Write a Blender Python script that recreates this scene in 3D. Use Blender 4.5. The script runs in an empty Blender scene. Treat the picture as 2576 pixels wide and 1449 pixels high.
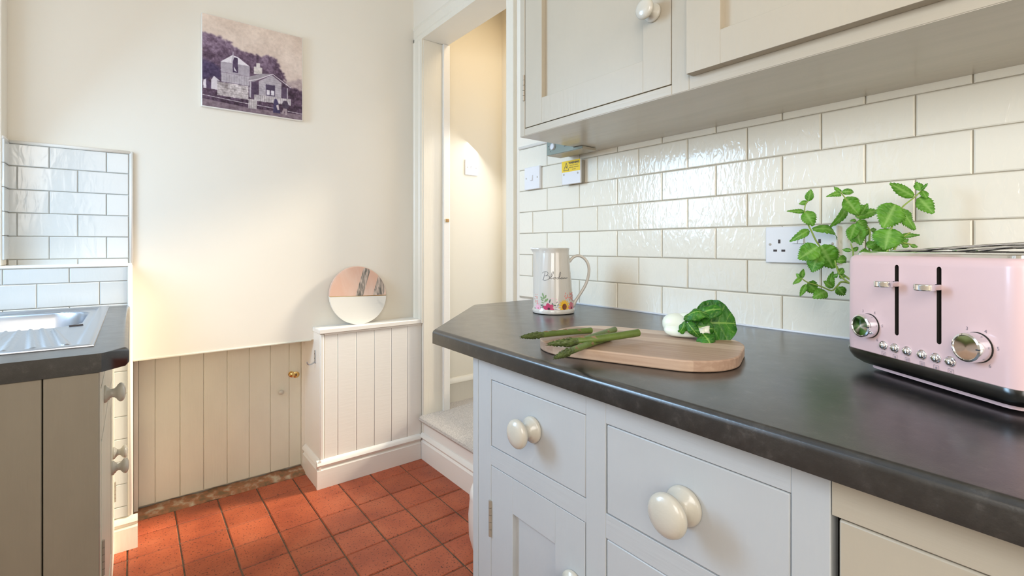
import bpy, bmesh, math, random
import numpy as np
from mathutils import Vector, Matrix

random.seed(7)
C = bpy.context.scene.collection
SC = bpy.context.scene

# ------------------------------------------------------------------ camera, world, light, exposure
cam = bpy.data.cameras.new('camera')
cam_o = bpy.data.objects.new('camera', cam)
C.objects.link(cam_o)
cam_o.location = (0, 0, 1.10)
cam_o.rotation_euler = (math.radians(90), 0, math.radians(-38.224))
cam.sensor_fit = 'HORIZONTAL'
cam.sensor_width = 36.0
cam.lens = 36.0 * 1210 / 2576
cam.shift_y = -(724.5 - 618) / 2576
cam.clip_start = 0.02
SC.camera = cam_o

SC.view_settings.view_transform = 'Standard'
SC.view_settings.look = 'None'
SC.view_settings.gamma = 1
SC.view_settings.use_curve_mapping = False
SC.view_settings.exposure = 0.27

w = bpy.data.worlds.new('world')
SC.world = w
w.use_nodes = True
w.node_tree.nodes['Background'].inputs[0].default_value = (0.80, 0.88, 1.0, 1)
w.node_tree.nodes['Background'].inputs[1].default_value = 1.5


def area(name, loc, target, size, size_y, power, col, spread=180):
    l = bpy.data.lights.new(name, 'AREA')
    l.shape = 'RECTANGLE'
    l.size = size
    l.size_y = size_y
    l.energy = power
    l.color = col
    l.spread = math.radians(spread)
    o = bpy.data.objects.new(name, l)
    C.objects.link(o)
    o.location = loc
    d = Vector(target) - Vector(loc)
    o.rotation_euler = d.to_track_quat('-Z', 'Y').to_euler()
    return o


area('window_daylight', (-0.69, 1.80, 1.60), (0.6, 0.65, 0.8), 0.50, 0.80, 18, (0.43, 0.70, 1.0))
area('rear_fill', (0.15, -1.66, 1.55), (0.6, 2.3, 0.9), 1.1, 1.2, 12, (1.0, 0.84, 0.63))  # added warm fill from behind the camera, no known source
area('side_fill', (-0.69, -0.45, 1.60), (1.1, 0.25, 1.0), 0.75, 0.85, 12, (1.0, 0.93, 0.84))  # added fill to brighten the right-hand tiles, toaster and cabinets
area('hall_daylight', (1.775, 1.91, 1.25), (1.30, 2.30, 0.6), 0.40, 1.3, 1.8, (0.97, 0.98, 1.0))
area('hall_lamp', (1.53, 1.75, 2.45), (1.5, 1.9, 0.5), 0.25, 0.25, 2.6, (1.0, 0.80, 0.54))
sun = bpy.data.lights.new('sun', 'SUN')
sun.energy = 5.5
sun.angle = math.radians(10)
sun.color = (1.0, 0.88, 0.70)
sun_o = bpy.data.objects.new('sun', sun)
C.objects.link(sun_o)
sun_o.rotation_euler = Vector((-0.93, 0.19, -0.46)).to_track_quat('-Z', 'Y').to_euler()

# ------------------------------------------------------------------ helpers
WL = {}            # world location of each object made here


class MB:
    def __init__(s):
        s.v = []
        s.f = []

    def add(s, vs, fs):
        n = len(s.v)
        s.v += [tuple(p) for p in vs]
        s.f += [tuple(i + n for i in f) for f in fs]
        return s

    def box(s, x0, x1, y0, y1, z0, z1):
        vs = [(x, y, z) for x in (x0, x1) for y in (y0, y1) for z in (z0, z1)]
        return s.add(vs, [(0, 1, 3, 2), (4, 6, 7, 5), (0, 4, 5, 1), (2, 3, 7, 6), (0, 2, 6, 4), (1, 5, 7, 3)])

    def prism(s, pts, z0, z1, tf=None):
        """polygon pts (a,b) extruded from z0 to z1; tf maps (a,b,z) to world"""
        tf = tf or (lambda a, b, c: (a, b, c))
        n = len(pts)
        vs = [tf(a, b, z0) for a, b in pts] + [tf(a, b, z1) for a, b in pts]
        fs = [tuple(range(n))[::-1], tuple(range(n, 2 * n))]
        fs += [(i, (i + 1) % n, n + (i + 1) % n, n + i) for i in range(n)]
        return s.add(vs, fs)

    def lathe(s, prof, org, ax=(0, 0, 1), n=28, cap=True):
        a = Vector(ax).normalized()
        u = a.orthogonal().normalized()
        v = a.cross(u)
        o = Vector(org)
        vs = []
        for r, h in prof:
            for i in range(n):
                t = 2 * math.pi * i / n
                vs.append(o + a * h + (u * math.cos(t) + v * math.sin(t)) * r)
        fs = []
        for j in range(len(prof) - 1):
            for i in range(n):
                k = (i + 1) % n
                fs.append((j * n + i, j * n + k, (j + 1) * n + k, (j + 1) * n + i))
        if cap:
            fs.append(tuple(range(n))[::-1])
            fs.append(tuple(range((len(prof) - 1) * n, len(prof) * n)))
        return s.add(vs, fs)

    def tube(s, path, rad, n=8, flat=1.0):
        P = [Vector(p) for p in path]
        if not isinstance(rad, (list, tuple)):
            rad = [rad] * len(P)
        vs = []
        pu = None
        for i, p in enumerate(P):
            t = (P[min(i + 1, len(P) - 1)] - P[max(i - 1, 0)]).normalized()
            if pu is None:
                u = t.orthogonal().normalized()
            else:
                u = (pu - t * pu.dot(t)).normalized()
            pu = u
            v = t.cross(u)
            for k in range(n):
                a = 2 * math.pi * k / n
                vs.append(p + (u * math.cos(a) + v * math.sin(a) * flat) * rad[i])
        fs = []
        for j in range(len(P) - 1):
            for i in range(n):
                k = (i + 1) % n
                fs.append((j * n + i, j * n + k, (j + 1) * n + k, (j + 1) * n + i))
        fs.append(tuple(range(n))[::-1])
        fs.append(tuple(range((len(P) - 1) * n, len(P) * n)))
        return s.add(vs, fs)


def smooth_path(pts, k=5):
    P = [Vector(p) for p in pts]
    out = []
    for i in range(len(P) - 1):
        p0, p1, p2, p3 = P[max(i - 1, 0)], P[i], P[i + 1], P[min(i + 2, len(P) - 1)]
        for j in range(k):
            t = j / k
            out.append(0.5 * ((2 * p1) + (p2 - p0) * t + (2 * p0 - 5 * p1 + 4 * p2 - p3) * t * t + (3 * p1 - p0 - 3 * p2 + p3) * t ** 3))
    out.append(P[-1])
    return out


def obj(name, mb, mat, parent=None, smooth=False, bev=0, seg=2, label=None):
    me = bpy.data.meshes.new(name)
    base = WL.get(parent.name, Vector((0, 0, 0))) if parent else Vector((0, 0, 0))
    if parent is None:
        xs = [v[0] for v in mb.v]; ys = [v[1] for v in mb.v]; zs = [v[2] for v in mb.v]
        base = Vector(((min(xs) + max(xs)) / 2, (min(ys) + max(ys)) / 2, min(zs)))
    me.from_pydata([Vector(v) - base for v in mb.v], [], mb.f)
    bm = bmesh.new(); bm.from_mesh(me)
    bmesh.ops.recalc_face_normals(bm, faces=bm.faces)
    bm.to_mesh(me); bm.free()
    if mat: me.materials.append(mat)
    o = bpy.data.objects.new(name, me)
    C.objects.link(o)
    if parent:
        o.parent = parent
    else:
        o.location = base
    WL[o.name] = base.copy()
    if smooth is True:
        me.polygons.foreach_set('use_smooth', [True] * len(me.polygons))
    elif smooth:
        me.polygons.foreach_set('use_smooth', [True] * len(me.polygons))
        me.set_sharp_from_angle(angle=math.radians(smooth))
    if bev:
        m = o.modifiers.new('bevel', 'BEVEL')
        m.width = bev; m.segments = seg; m.limit_method = 'ANGLE'; m.angle_limit = math.radians(35)
        me.polygons.foreach_set('use_smooth', [True] * len(me.polygons))
        me.set_sharp_from_angle(angle=math.radians(30))
        m.harden_normals = False
    if label: o['label'] = label
    return o


def box(name, d, mat, parent=None, bev=0.0012, **k):
    return obj(name, MB().box(*d), mat, parent, bev=bev, **k)


def thing(name, label, cat, loc=(0, 0, 0), group=None):
    o = bpy.data.objects.new(name, None)
    o.empty_display_size = 0.05
    C.objects.link(o)
    o.location = loc
    o['label'] = label; o['category'] = cat
    if group: o['group'] = group
    WL[o.name] = Vector(loc)
    return o


def tag(o, label, cat, group=None):
    o['label'] = label; o['category'] = cat
    if group: o['group'] = group
    return o


def struct(o):
    o['kind'] = 'structure'
    return o


# ------------------------------------------------------------------ materials
def mat(name, col, rough=0.5, metal=0.0, bump=0.0, bscale=(60, 60, 60), var=0.0, vscale=8, spec=0.5, coat=0.0, trans=0.0, sss=0.0, aniso=None, detail=3, rvar=0.0):
    m = bpy.data.materials.new(name)
    m.use_nodes = True
    nt = m.node_tree; N = nt.nodes; L = nt.links
    b = N['Principled BSDF']
    b.inputs['Base Color'].default_value = (*col, 1)
    b.inputs['Roughness'].default_value = rough
    b.inputs['Metallic'].default_value = metal
    b.inputs['Specular IOR Level'].default_value = spec
    b.inputs['Coat Weight'].default_value = coat
    b.inputs['Coat Roughness'].default_value = 0.08
    b.inputs['Transmission Weight'].default_value = trans
    if sss:
        b.inputs['Subsurface Weight'].default_value = sss
        b.inputs['Subsurface Radius'].default_value = (0.01, 0.01, 0.005)
    tc = N.new('ShaderNodeNewGeometry')
    def noise(scale, det=detail):
        mp = N.new('ShaderNodeMapping'); mp.inputs['Scale'].default_value = scale
        L.new(tc.outputs['Position'], mp.inputs['Vector'])
        n = N.new('ShaderNodeTexNoise'); n.inputs['Scale'].default_value = 1.0; n.inputs['Detail'].default_value = det
        L.new(mp.outputs[0], n.inputs['Vector'])
        return n
    if bump:
        n = noise(bscale)
        bp = N.new('ShaderNodeBump'); bp.inputs['Strength'].default_value = bump; bp.inputs['Distance'].default_value = 0.002
        L.new(n.outputs['Fac'], bp.inputs['Height'])
        L.new(bp.outputs[0], b.inputs['Normal'])
    if var:
        n = noise((vscale,) * 3 if not isinstance(vscale, tuple) else vscale, 6)
        r = N.new('ShaderNodeMapRange')
        r.inputs['From Min'].default_value = 0.3; r.inputs['From Max'].default_value = 0.7
        r.inputs['To Min'].default_value = 1 - var; r.inputs['To Max'].default_value = 1 + var * 0.5
        L.new(n.outputs['Fac'], r.inputs['Value'])
        mx = N.new('ShaderNodeVectorMath'); mx.operation = 'SCALE'
        mx.inputs[0].default_value = col
        L.new(r.outputs[0], mx.inputs['Scale'])
        L.new(mx.outputs[0], b.inputs['Base Color'])
    if rvar:
        n = noise((25, 25, 25), 5)
        r = N.new('ShaderNodeMapRange'); r.inputs['To Min'].default_value = rough - rvar; r.inputs['To Max'].default_value = rough + rvar
        L.new(n.outputs['Fac'], r.inputs['Value']); L.new(r.outputs[0], b.inputs['Roughness'])
    return m


def nodes(m):
    return m.node_tree.nodes, m.node_tree.links, m.node_tree.nodes['Principled BSDF']


def ramp(N, stops):
    r = N.new('ShaderNodeValToRGB')
    e = r.color_ramp.elements
    while len(e) < len(stops): e.new(0.5)
    for i, (p, c) in enumerate(stops):
        e[i].position = p; e[i].color = (*c, 1)
    return r


M = {}
M['wall'] = mat('warm white plaster', (0.86, 0.80, 0.695), 0.75, bump=0.12, bscale=(18, 18, 18), var=0.015, vscale=3)
M['hall'] = mat('hall cream plaster', (0.86, 0.80, 0.67), 0.75, bump=0.12, bscale=(20, 20, 20))
M['ceiling'] = mat('white ceiling', (0.85, 0.84, 0.8), 0.8, bump=0.1)
M['trim'] = mat('cream gloss woodwork', (0.83, 0.78, 0.67), 0.35, bump=0.22, bscale=(90, 90, 9), var=0.02)
M['trimw'] = mat('white gloss woodwork', (0.86, 0.83, 0.77), 0.32, bump=0.2, bscale=(12, 12, 90))
M['cream'] = mat('cream painted boards', (0.77, 0.745, 0.625), 0.42, bump=0.3, bscale=(160, 160, 9), var=0.05, vscale=(9, 9, 4))
M['paint'] = mat('pale grey painted wood', (0.49, 0.51, 0.52), 0.38, bump=0.2, bscale=(150, 150, 12), var=0.02)
M['painth'] = mat('pale grey painted rail', (0.49, 0.51, 0.52), 0.38, bump=0.2, bscale=(150, 12, 150), var=0.02)
M['upper'] = mat('stone painted wood', (0.47, 0.415, 0.325), 0.38, bump=0.16, bscale=(170, 170, 12), var=0.02)
M['upperh'] = mat('stone painted rail', (0.47, 0.415, 0.325), 0.38, bump=0.16, bscale=(170, 12, 170), var=0.02)
M['under'] = mat('glossy cabinet underside', (0.60, 0.54, 0.45), 0.22, bump=0.25, bscale=(60, 6, 60), var=0.05, vscale=(30, 4, 30))
M['greige'] = mat('shade-darkened end panel', (0.29, 0.255, 0.195), 0.45, bump=0.4, bscale=(140, 140, 8), var=0.05, vscale=(20, 20, 6))  # the end panel's shade is put into this dark colour
M['knob'] = mat('cream painted knob', (0.56, 0.53, 0.455), 0.25, bump=0.12, bscale=(180, 180, 180), coat=0.3)
M['dark'] = mat('dark gap', (0.02, 0.017, 0.014), 0.9)  # near black, stands in for shade in gaps; also black toaster parts
M['grout'] = mat('beige grout', (0.50, 0.45, 0.36), 0.9, bump=0.3, bscale=(200, 200, 200), var=0.15, vscale=30)
M['groutw'] = mat('pale grout', (0.66, 0.63, 0.55), 0.9)
M['steel'] = mat('stainless steel', (0.50, 0.52, 0.56), 0.30, 1.0, bump=0.03, bscale=(300, 300, 300))
M['steelb'] = mat('brushed steel bowl', (0.55, 0.58, 0.64), 0.33, 1.0)
M['chrome'] = mat('chrome', (0.85, 0.85, 0.86), 0.07, 1.0)
M['gun'] = mat('dark polished band', (0.30, 0.30, 0.29), 0.16, 1.0, bump=0.02, bscale=(10, 10, 300))
M['pink'] = mat('pastel pink enamel', (0.79, 0.565, 0.565), 0.33, coat=0.25)
M['plastic'] = mat('white plastic', (0.82, 0.82, 0.84), 0.28)
M['plasticg'] = mat('darker plastic side', (0.36, 0.33, 0.27), 0.5)  # brown-grey, darker than the white front plates
M['hole'] = mat('socket opening', (0.05, 0.035, 0.03), 0.6)
M['ink'] = mat('dark ink', (0.04, 0.045, 0.055), 0.5)
M['grey'] = mat('grey print', (0.28, 0.24, 0.28), 0.5)
M['yellow'] = mat('yellow label', (0.90, 0.62, 0.02), 0.5)
M['greengrey'] = mat('grey green control face', (0.25, 0.29, 0.245), 0.45)
M['brass'] = mat('brass', (0.72, 0.50, 0.20), 0.22, 1.0)
M['hinge'] = mat('painted hinge', (0.42, 0.37, 0.30), 0.4, 0.4)
M['ceramic'] = mat('cream glazed ceramic', (0.60, 0.57, 0.52), 0.10, coat=0.6)
M['bin'] = mat('white enamel', (0.82, 0.80, 0.76), 0.3)
M['brasswood'] = mat('brown worn wood', (0.42, 0.22, 0.10), 0.6)
M['stem'] = mat('mint stem green', (0.30, 0.42, 0.09), 0.5)
M['terracotta'] = mat('plain white pot', (0.75, 0.73, 0.68), 0.4)
M['soil'] = mat('potting soil', (0.04, 0.025, 0.015), 0.9)

# glazed tiles: gently rippled glaze, each tile a shade of its own
def tile_mat(name, col, rip, scale=(26, 26, 9)):
    m = mat(name, col, 0.10, coat=0.0)
    N, L, b = nodes(m)
    oi = N.new('ShaderNodeObjectInfo')
    hv = N.new('ShaderNodeHueSaturation'); hv.inputs['Color'].default_value = (*col, 1)
    r = N.new('ShaderNodeMapRange'); r.inputs['To Min'].default_value = 0.965; r.inputs['To Max'].default_value = 1.02
    L.new(oi.outputs['Random'], r.inputs['Value']); L.new(r.outputs[0], hv.inputs['Value'])
    L.new(hv.outputs[0], b.inputs['Base Color'])
    g = N.new('ShaderNodeNewGeometry')
    mp = N.new('ShaderNodeMapping'); mp.inputs['Scale'].default_value = scale
    L.new(g.outputs['Position'], mp.inputs['Vector'])
    ad = N.new('ShaderNodeVectorMath'); L.new(mp.outputs[0], ad.inputs[0])
    cb = N.new('ShaderNodeCombineXYZ'); ml = N.new('ShaderNodeMath'); ml.operation = 'MULTIPLY'; ml.inputs[1].default_value = 40
    L.new(oi.outputs['Random'], ml.inputs[0]); L.new(ml.outputs[0], cb.inputs[0]); L.new(ml.outputs[0], cb.inputs[2]); L.new(cb.outputs[0], ad.inputs[1])
    n = N.new('ShaderNodeTexNoise'); n.inputs['Scale'].default_value = 1.6; n.inputs['Detail'].default_value = 2.2; n.inputs['Distortion'].default_value = 0.8
    L.new(ad.outputs[0], n.inputs['Vector'])
    bp = N.new('ShaderNodeBump'); bp.inputs['Strength'].default_value = rip; bp.inputs['Distance'].default_value = 0.004
    L.new(n.outputs['Fac'], bp.inputs['Height']); L.new(bp.outputs[0], b.inputs['Normal'])
    return m


M['tile'] = tile_mat('cream glazed tile', (0.86, 0.82, 0.71), 0.26, (48, 48, 20))
M['tile2'] = tile_mat('pale glazed tile', (0.69, 0.70, 0.68), 0.12)

# black flecked laminate
m = mat('black laminate', (0.02, 0.02, 0.022), 0.30, bump=0.06, bscale=(500, 500, 500), rvar=0.05)
N, L, b = nodes(m)
g = N.new('ShaderNodeNewGeometry')
n = N.new('ShaderNodeTexNoise'); n.inputs['Scale'].default_value = 45; n.inputs['Detail'].default_value = 9; n.inputs['Roughness'].default_value = 0.75
L.new(g.outputs['Position'], n.inputs['Vector'])
r = ramp(N, [(0.44, (0.004, 0.004, 0.005)), (0.57, (0.014, 0.013, 0.013)), (0.72, (0.055, 0.051, 0.048))])
L.new(n.outputs['Fac'], r.inputs['Fac']); L.new(r.outputs[0], b.inputs['Base Color'])
b.inputs['Specular IOR Level'].default_value = 0.65; b.inputs['IOR'].default_value = 1.68
b.inputs['Coat Weight'].default_value = 0.35; b.inputs['Coat Roughness'].default_value = 0.24
M['laminate'] = m

# quarry tiles
m = mat('red quarry tile', (0.5, 0.14, 0.06), 0.42, bump=0.35, bscale=(120, 120, 120))
N, L, b = nodes(m)
g = N.new('ShaderNodeNewGeometry'); oi = N.new('ShaderNodeObjectInfo')
n = N.new('ShaderNodeTexNoise'); n.inputs['Scale'].default_value = 7; n.inputs['Detail'].default_value = 6
L.new(g.outputs['Position'], n.inputs['Vector'])
r = ramp(N, [(0.30, (0.32, 0.062, 0.024)), (0.55, (0.44, 0.098, 0.038)), (0.8, (0.52, 0.14, 0.06))])
L.new(n.outputs['Fac'], r.inputs['Fac'])
n2 = N.new('ShaderNodeTexNoise'); n2.inputs['Scale'].default_value = 150; n2.inputs['Detail'].default_value = 2
L.new(g.outputs['Position'], n2.inputs['Vector'])
r2 = ramp(N, [(0.33, (0.30, 0.28, 0.32)), (0.40, (1, 1, 1))]); L.new(n2.outputs['Fac'], r2.inputs['Fac'])
mx = N.new('ShaderNodeMix'); mx.data_type = 'RGBA'; mx.blend_type = 'MULTIPLY'; mx.inputs[0].default_value = 1.0
L.new(r.outputs[0], mx.inputs[6]); L.new(r2.outputs[0], mx.inputs[7])
hv = N.new('ShaderNodeHueSaturation'); mr = N.new('ShaderNodeMapRange'); mr.inputs['To Min'].default_value = 0.86; mr.inputs['To Max'].default_value = 1.10
L.new(oi.outputs['Random'], mr.inputs['Value']); L.new(mr.outputs[0], hv.inputs['Value']); L.new(mx.outputs[2], hv.inputs['Color'])
L.new(hv.outputs[0], b.inputs['Base Color'])
M['quarry'] = m
M['fgrout'] = mat('floor grout', (0.13, 0.085, 0.055), 0.95, bump=0.5, bscale=(250, 250, 250), var=0.4, vscale=40)
m = mat('stone threshold', (0.3, 0.2, 0.13), 0.9, bump=0.9, bscale=(90, 90, 90))
N, L, b = nodes(m)
g = N.new('ShaderNodeNewGeometry'); n = N.new('ShaderNodeTexNoise'); n.inputs['Scale'].default_value = 28; n.inputs['Detail'].default_value = 7; L.new(g.outputs['Position'], n.inputs['Vector'])
r = ramp(N, [(0.35, (0.20, 0.13, 0.07)), (0.5, (0.36, 0.16, 0.08)), (0.68, (0.50, 0.42, 0.30))]); L.new(n.outputs['Fac'], r.inputs['Fac']); L.new(r.outputs[0], b.inputs['Base Color'])
M['stone'] = m

# carpet
m = mat('grey beige carpet', (0.62, 0.565, 0.51), 1.0, bump=1.0, bscale=(380, 380, 380), var=0.4, vscale=300)
M['carpet'] = m

# chopping board: staves of light wood
m = mat('light hardwood', (0.6, 0.42, 0.28), 0.5, bump=0.15, bscale=(200, 200, 200))
N, L, b = nodes(m)
tc = N.new('ShaderNodeTexCoord')
mp = N.new('ShaderNodeMapping'); mp.inputs['Rotation'].default_value = (0, 0, -math.atan2(0.36, -0.933) + math.pi / 2); L.new(tc.outputs['Object'], mp.inputs['Vector'])
mp.inputs['Rotation'].default_value = (0, 0, math.radians(68.9))
sx = N.new('ShaderNodeSeparateXYZ'); L.new(mp.outputs[0], sx.inputs[0])
st = N.new('ShaderNodeMath'); st.operation = 'MULTIPLY'; st.inputs[1].default_value = 26; L.new(sx.outputs['Y'], st.inputs[0])
fl = N.new('ShaderNodeMath'); fl.operation = 'FLOOR'; L.new(st.outputs[0], fl.inputs[0])
wn = N.new('ShaderNodeTexWhiteNoise'); wn.noise_dimensions = '1D'; L.new(fl.outputs[0], wn.inputs['W'])
mp2 = N.new('ShaderNodeMapping'); mp2.inputs['Scale'].default_value = (6, 150, 150); L.new(mp.outputs[0], mp2.inputs['Vector'])
n = N.new('ShaderNodeTexNoise'); n.inputs['Scale'].default_value = 1; n.inputs['Detail'].default_value = 5; L.new(mp2.outputs[0], n.inputs['Vector'])
ad = N.new('ShaderNodeMath'); ad.operation = 'MULTIPLY_ADD'; ad.inputs[1].default_value = 0.46; L.new(wn.outputs['Value'], ad.inputs[0]); 
m5 = N.new('ShaderNodeMath'); m5.operation = 'MULTIPLY'; m5.inputs[1].default_value = 0.45; L.new(n.outputs['Fac'], m5.inputs[0]); L.new(m5.outputs[0], ad.inputs[2])
r = ramp(N, [(0.22, (0.38, 0.25, 0.175)), (0.5, (0.56, 0.41, 0.30)), (0.78, (0.72, 0.58, 0.47))]); L.new(ad.outputs[0], r.inputs['Fac']); L.new(r.outputs[0], b.inputs['Base Color'])
M['board'] = m


def marble(name, base, vein, scale, lo, hi, dist=1.4):
    m = mat(name, base, 0.3)
    N, L, b = nodes(m)
    tc = N.new('ShaderNodeTexCoord')
    mp = N.new('ShaderNodeMapping'); mp.inputs['Rotation'].default_value = (0, math.radians(28), 0); mp.inputs['Scale'].default_value = scale
    L.new(tc.outputs['Object'], mp.inputs['Vector'])
    n = N.new('ShaderNodeTexNoise'); n.inputs['Scale'].default_value = 1; n.inputs['Detail'].default_value = 6; n.inputs['Distortion'].default_value = dist
    L.new(mp.outputs[0], n.inputs['Vector'])
    r = ramp(N, [(lo, base), (hi, vein)]); L.new(n.outputs['Fac'], r.inputs['Fac']); L.new(r.outputs[0], b.inputs['Base Color'])
    return m


M['mpink'] = marble('pink marble', (0.70, 0.44, 0.33), (0.74, 0.55, 0.45), (8, 8, 3), 0.4, 0.6)
M['mvein'] = marble('grey marble vein', (0.15, 0.14, 0.12), (0.62, 0.50, 0.42), (70, 40, 14), 0.38, 0.62)
M['mwhite'] = marble('white marble', (0.78, 0.75, 0.68), (0.60, 0.58, 0.53), (9, 9, 16), 0.55, 0.85)


def leafmat(name, dark, light, trans=0.25, vein=(0.45, 0.62, 0.2)):
    m = mat(name, light, 0.45, bump=0.6, bscale=(260, 260, 260))
    N, L, b = nodes(m)
    g = N.new('ShaderNodeNewGeometry'); n = N.new('ShaderNodeTexNoise'); n.inputs['Scale'].default_value = 60; n.inputs['Detail'].default_value = 4
    L.new(g.outputs['Position'], n.inputs['Vector'])
    r = ramp(N, [(0.35, dark), (0.7, light)]); L.new(n.outputs['Fac'], r.inputs['Fac'])
    at = N.new('ShaderNodeAttribute'); at.attribute_name = 'vein'
    mx = N.new('ShaderNodeMix'); mx.data_type = 'RGBA'; mx.inputs[7].default_value = (*vein, 1)
    L.new(at.outputs['Fac'], mx.inputs[0]); L.new(r.outputs[0], mx.inputs[6]); L.new(mx.outputs[2], b.inputs['Base Color'])
    tr = N.new('ShaderNodeBsdfTranslucent'); L.new(mx.outputs[2], tr.inputs['Color'])
    ms = N.new('ShaderNodeMixShader'); ms.inputs[0].default_value = trans
    out = N['Material Output']; L.new(b.outputs[0], ms.inputs[1]); L.new(tr.outputs[0], ms.inputs[2]); L.new(ms.outputs[0], out.inputs['Surface'])
    return m


M['mint'] = leafmat('mint leaf green', (0.11, 0.36, 0.025), (0.24, 0.58, 0.06), 0.4, (0.42, 0.70, 0.2))
M['pak'] = leafmat('pak choi leaf green', (0.015, 0.13, 0.008), (0.06, 0.27, 0.015), 0.2, (0.33, 0.58, 0.12))
M['pakwhite'] = mat('pak choi white stalk', (0.80, 0.85, 0.74), 0.3, sss=0.1)
m = mat('asparagus green', (0.115, 0.175, 0.035), 0.4, bump=0.2, bscale=(200, 200, 200), var=0.25, vscale=60)
M['asp'] = m
M['asptip'] = mat('asparagus tip olive', (0.085, 0.12, 0.03), 0.5, bump=0.4, bscale=(300, 300, 300), var=0.4, vscale=120)
M['bract'] = mat('asparagus bract', (0.22, 0.15, 0.08), 0.5)
M['glass'] = mat('window glass', (1, 1, 1), 0.0, trans=1.0)

# ------------------------------------------------------------------ the room
D = 1.139
PITCH = 0.1554
ROW = 0.0783


def tile_mesh(w, h, t=0.007):
    """a cushion-edged tile centred on the origin, face towards +x local, w along y, h along z"""
    e = 0.0022
    a, b = w / 2, h / 2
    vs = []
    for (d, k) in ((0, 0), (t - e * 0.7, 0), (t, e)):
        vs += [(d, -a + k, -b + k), (d, a - k, -b + k), (d, a - k, b - k), (d, -a + k, b - k)]
    fs = [(8, 9, 10, 11)]
    for r in (0, 4):
        for i in range(4):
            j = (i + 1) % 4
            fs.append((r + i, r + j, r + 4 + j, r + 4 + i))
    return vs, fs


_tiles = {}


def put_tile(parent, w, h, loc, rot, mt, jit=0.0):
    """tile child of parent; loc is the world centre of its back"""
    key = (round(w, 3), round(h, 3), mt.name)
    if key not in _tiles:
        me = bpy.data.meshes.new('tile')
        vs, fs = tile_mesh(key[0], key[1])
        me.from_pydata(vs, [], fs)
        me.materials.append(mt)
        _tiles[key] = me
    o = bpy.data.objects.new('tile', _tiles[key])
    C.objects.link(o)
    o.parent = parent
    o.location = Vector(loc) - WL[parent.name]
    o.rotation_euler = (random.uniform(-jit, jit), random.uniform(-jit, jit), rot + random.uniform(-jit, jit))
    return o


floor = struct(obj('floor', MB().box(-0.65, 1.9, -1.8, 2.75, -0.12, -0.0035), M['fgrout']))
fx = [0.1356 + 0.1523 * k for k in range(-6, 9)]
fy = [2.309 - 0.1512 * k for k in range(-2, 15)]
_q = {}
for i in range(len(fx) - 1):
    for j in range(len(fy) - 1):
        x0, x1, y1, y0 = fx[i], fx[i + 1], fy[j], fy[j + 1]
        # keep to the open floor
        if y0 > 2.43: continue
        x0c, x1c = max(x0, -0.64), min(x1, 1.20)
        y1c = min(y1, 2.435)
        if x1c - x0c < 0.02 or y1c - y0 < 0.02: continue
        if y0 > 2.25 and x0 > 0.68: continue
        if y0 > 2.2 and x1 < -0.02: continue
        wv, hv_ = x1c - x0c - 0.0045, y1c - y0 - 0.0045
        key = (round(wv, 3), round(hv_, 3))
        if key not in _q:
            a, b_ = key[0] / 2, key[1] / 2; e = 0.003
            vs = [(-a, -b_, -0.02), (a, -b_, -0.02), (a, b_, -0.02), (-a, b_, -0.02),
                  (-a, -b_, -e), (a, -b_, -e), (a, b_, -e), (-a, b_, -e),
                  (-a + e, -b_ + e, 0), (a - e, -b_ + e, 0), (a - e, b_ - e, 0), (-a + e, b_ - e, 0)]
            fs = [(8, 9, 10, 11)] + [(r + p, r + (p + 1) % 4, r + 4 + (p + 1) % 4, r + 4 + p) for r in (0, 4) for p in range(4)]
            me = bpy.data.meshes.new('tile'); me.from_pydata(vs, [], fs); me.materials.append(M['quarry']); _q[key] = me
        o = bpy.data.objects.new('tile', _q[key]); C.objects.link(o); o.parent = floor
        o.location = Vector(((x0c + x1c) / 2, (y0 + y1c) / 2, random.uniform(-0.001, 0.0008))) - WL['floor']
        o.rotation_euler = (random.uniform(-.004, .004), random.uniform(-.004, .004), random.uniform(-.006, .006))

struct(obj('ceiling', MB().box(-0.75, 2.0, -1.75, 2.75, 2.60, 2.72), M['ceiling']))

# right wall: tiled stretch, the stretch round the doorway
rw = MB()
rw.box(1.146, 1.30, -1.7, 1.405, 0, 2.6)
rw.box(1.180, 1.30, 1.405, 1.53, 0, 2.6)
rw.box(1.180, 1.30, 1.53, 2.36, 2.18, 2.6)
rw.box(1.180, 1.30, 2.26, 2.36, 0, 2.2)
wall_right = struct(obj('wall_right', rw, M['wall']))
gb = obj('grout', MB().box(1.1425, 1.1465, -0.75, 1.405, 0.905, 1.458), M['grout'], wall_right)
for k in range(7):
    z0 = 0.910 + ROW * k
    off = 0.160 + (PITCH / 2 if k % 2 else 0)
    j = -7
    while off + PITCH * j < 1.405:
        a, b_ = max(off + PITCH * j, -0.74), min(off + PITCH * (j + 1), 1.403)
        j += 1
        if b_ - a < 0.012: continue
        put_tile(wall_right, b_ - a - 0.0024, ROW - 0.0024, (1.1455, (a + b_) / 2, z0 + ROW / 2), math.pi, M['tile'], 0.0035)
obj('tile_trim', MB().tube([(1.141, -0.74, 1.464), (1.141, 1.404, 1.464)], 0.006, 8), M['trimw'], wall_right, smooth=True)
obj('sealant', MB().tube([(1.1385, -0.7, 0.912), (1.1385, 1.29, 0.912)], 0.003, 6), M['plastic'], wall_right, smooth=True)

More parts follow.
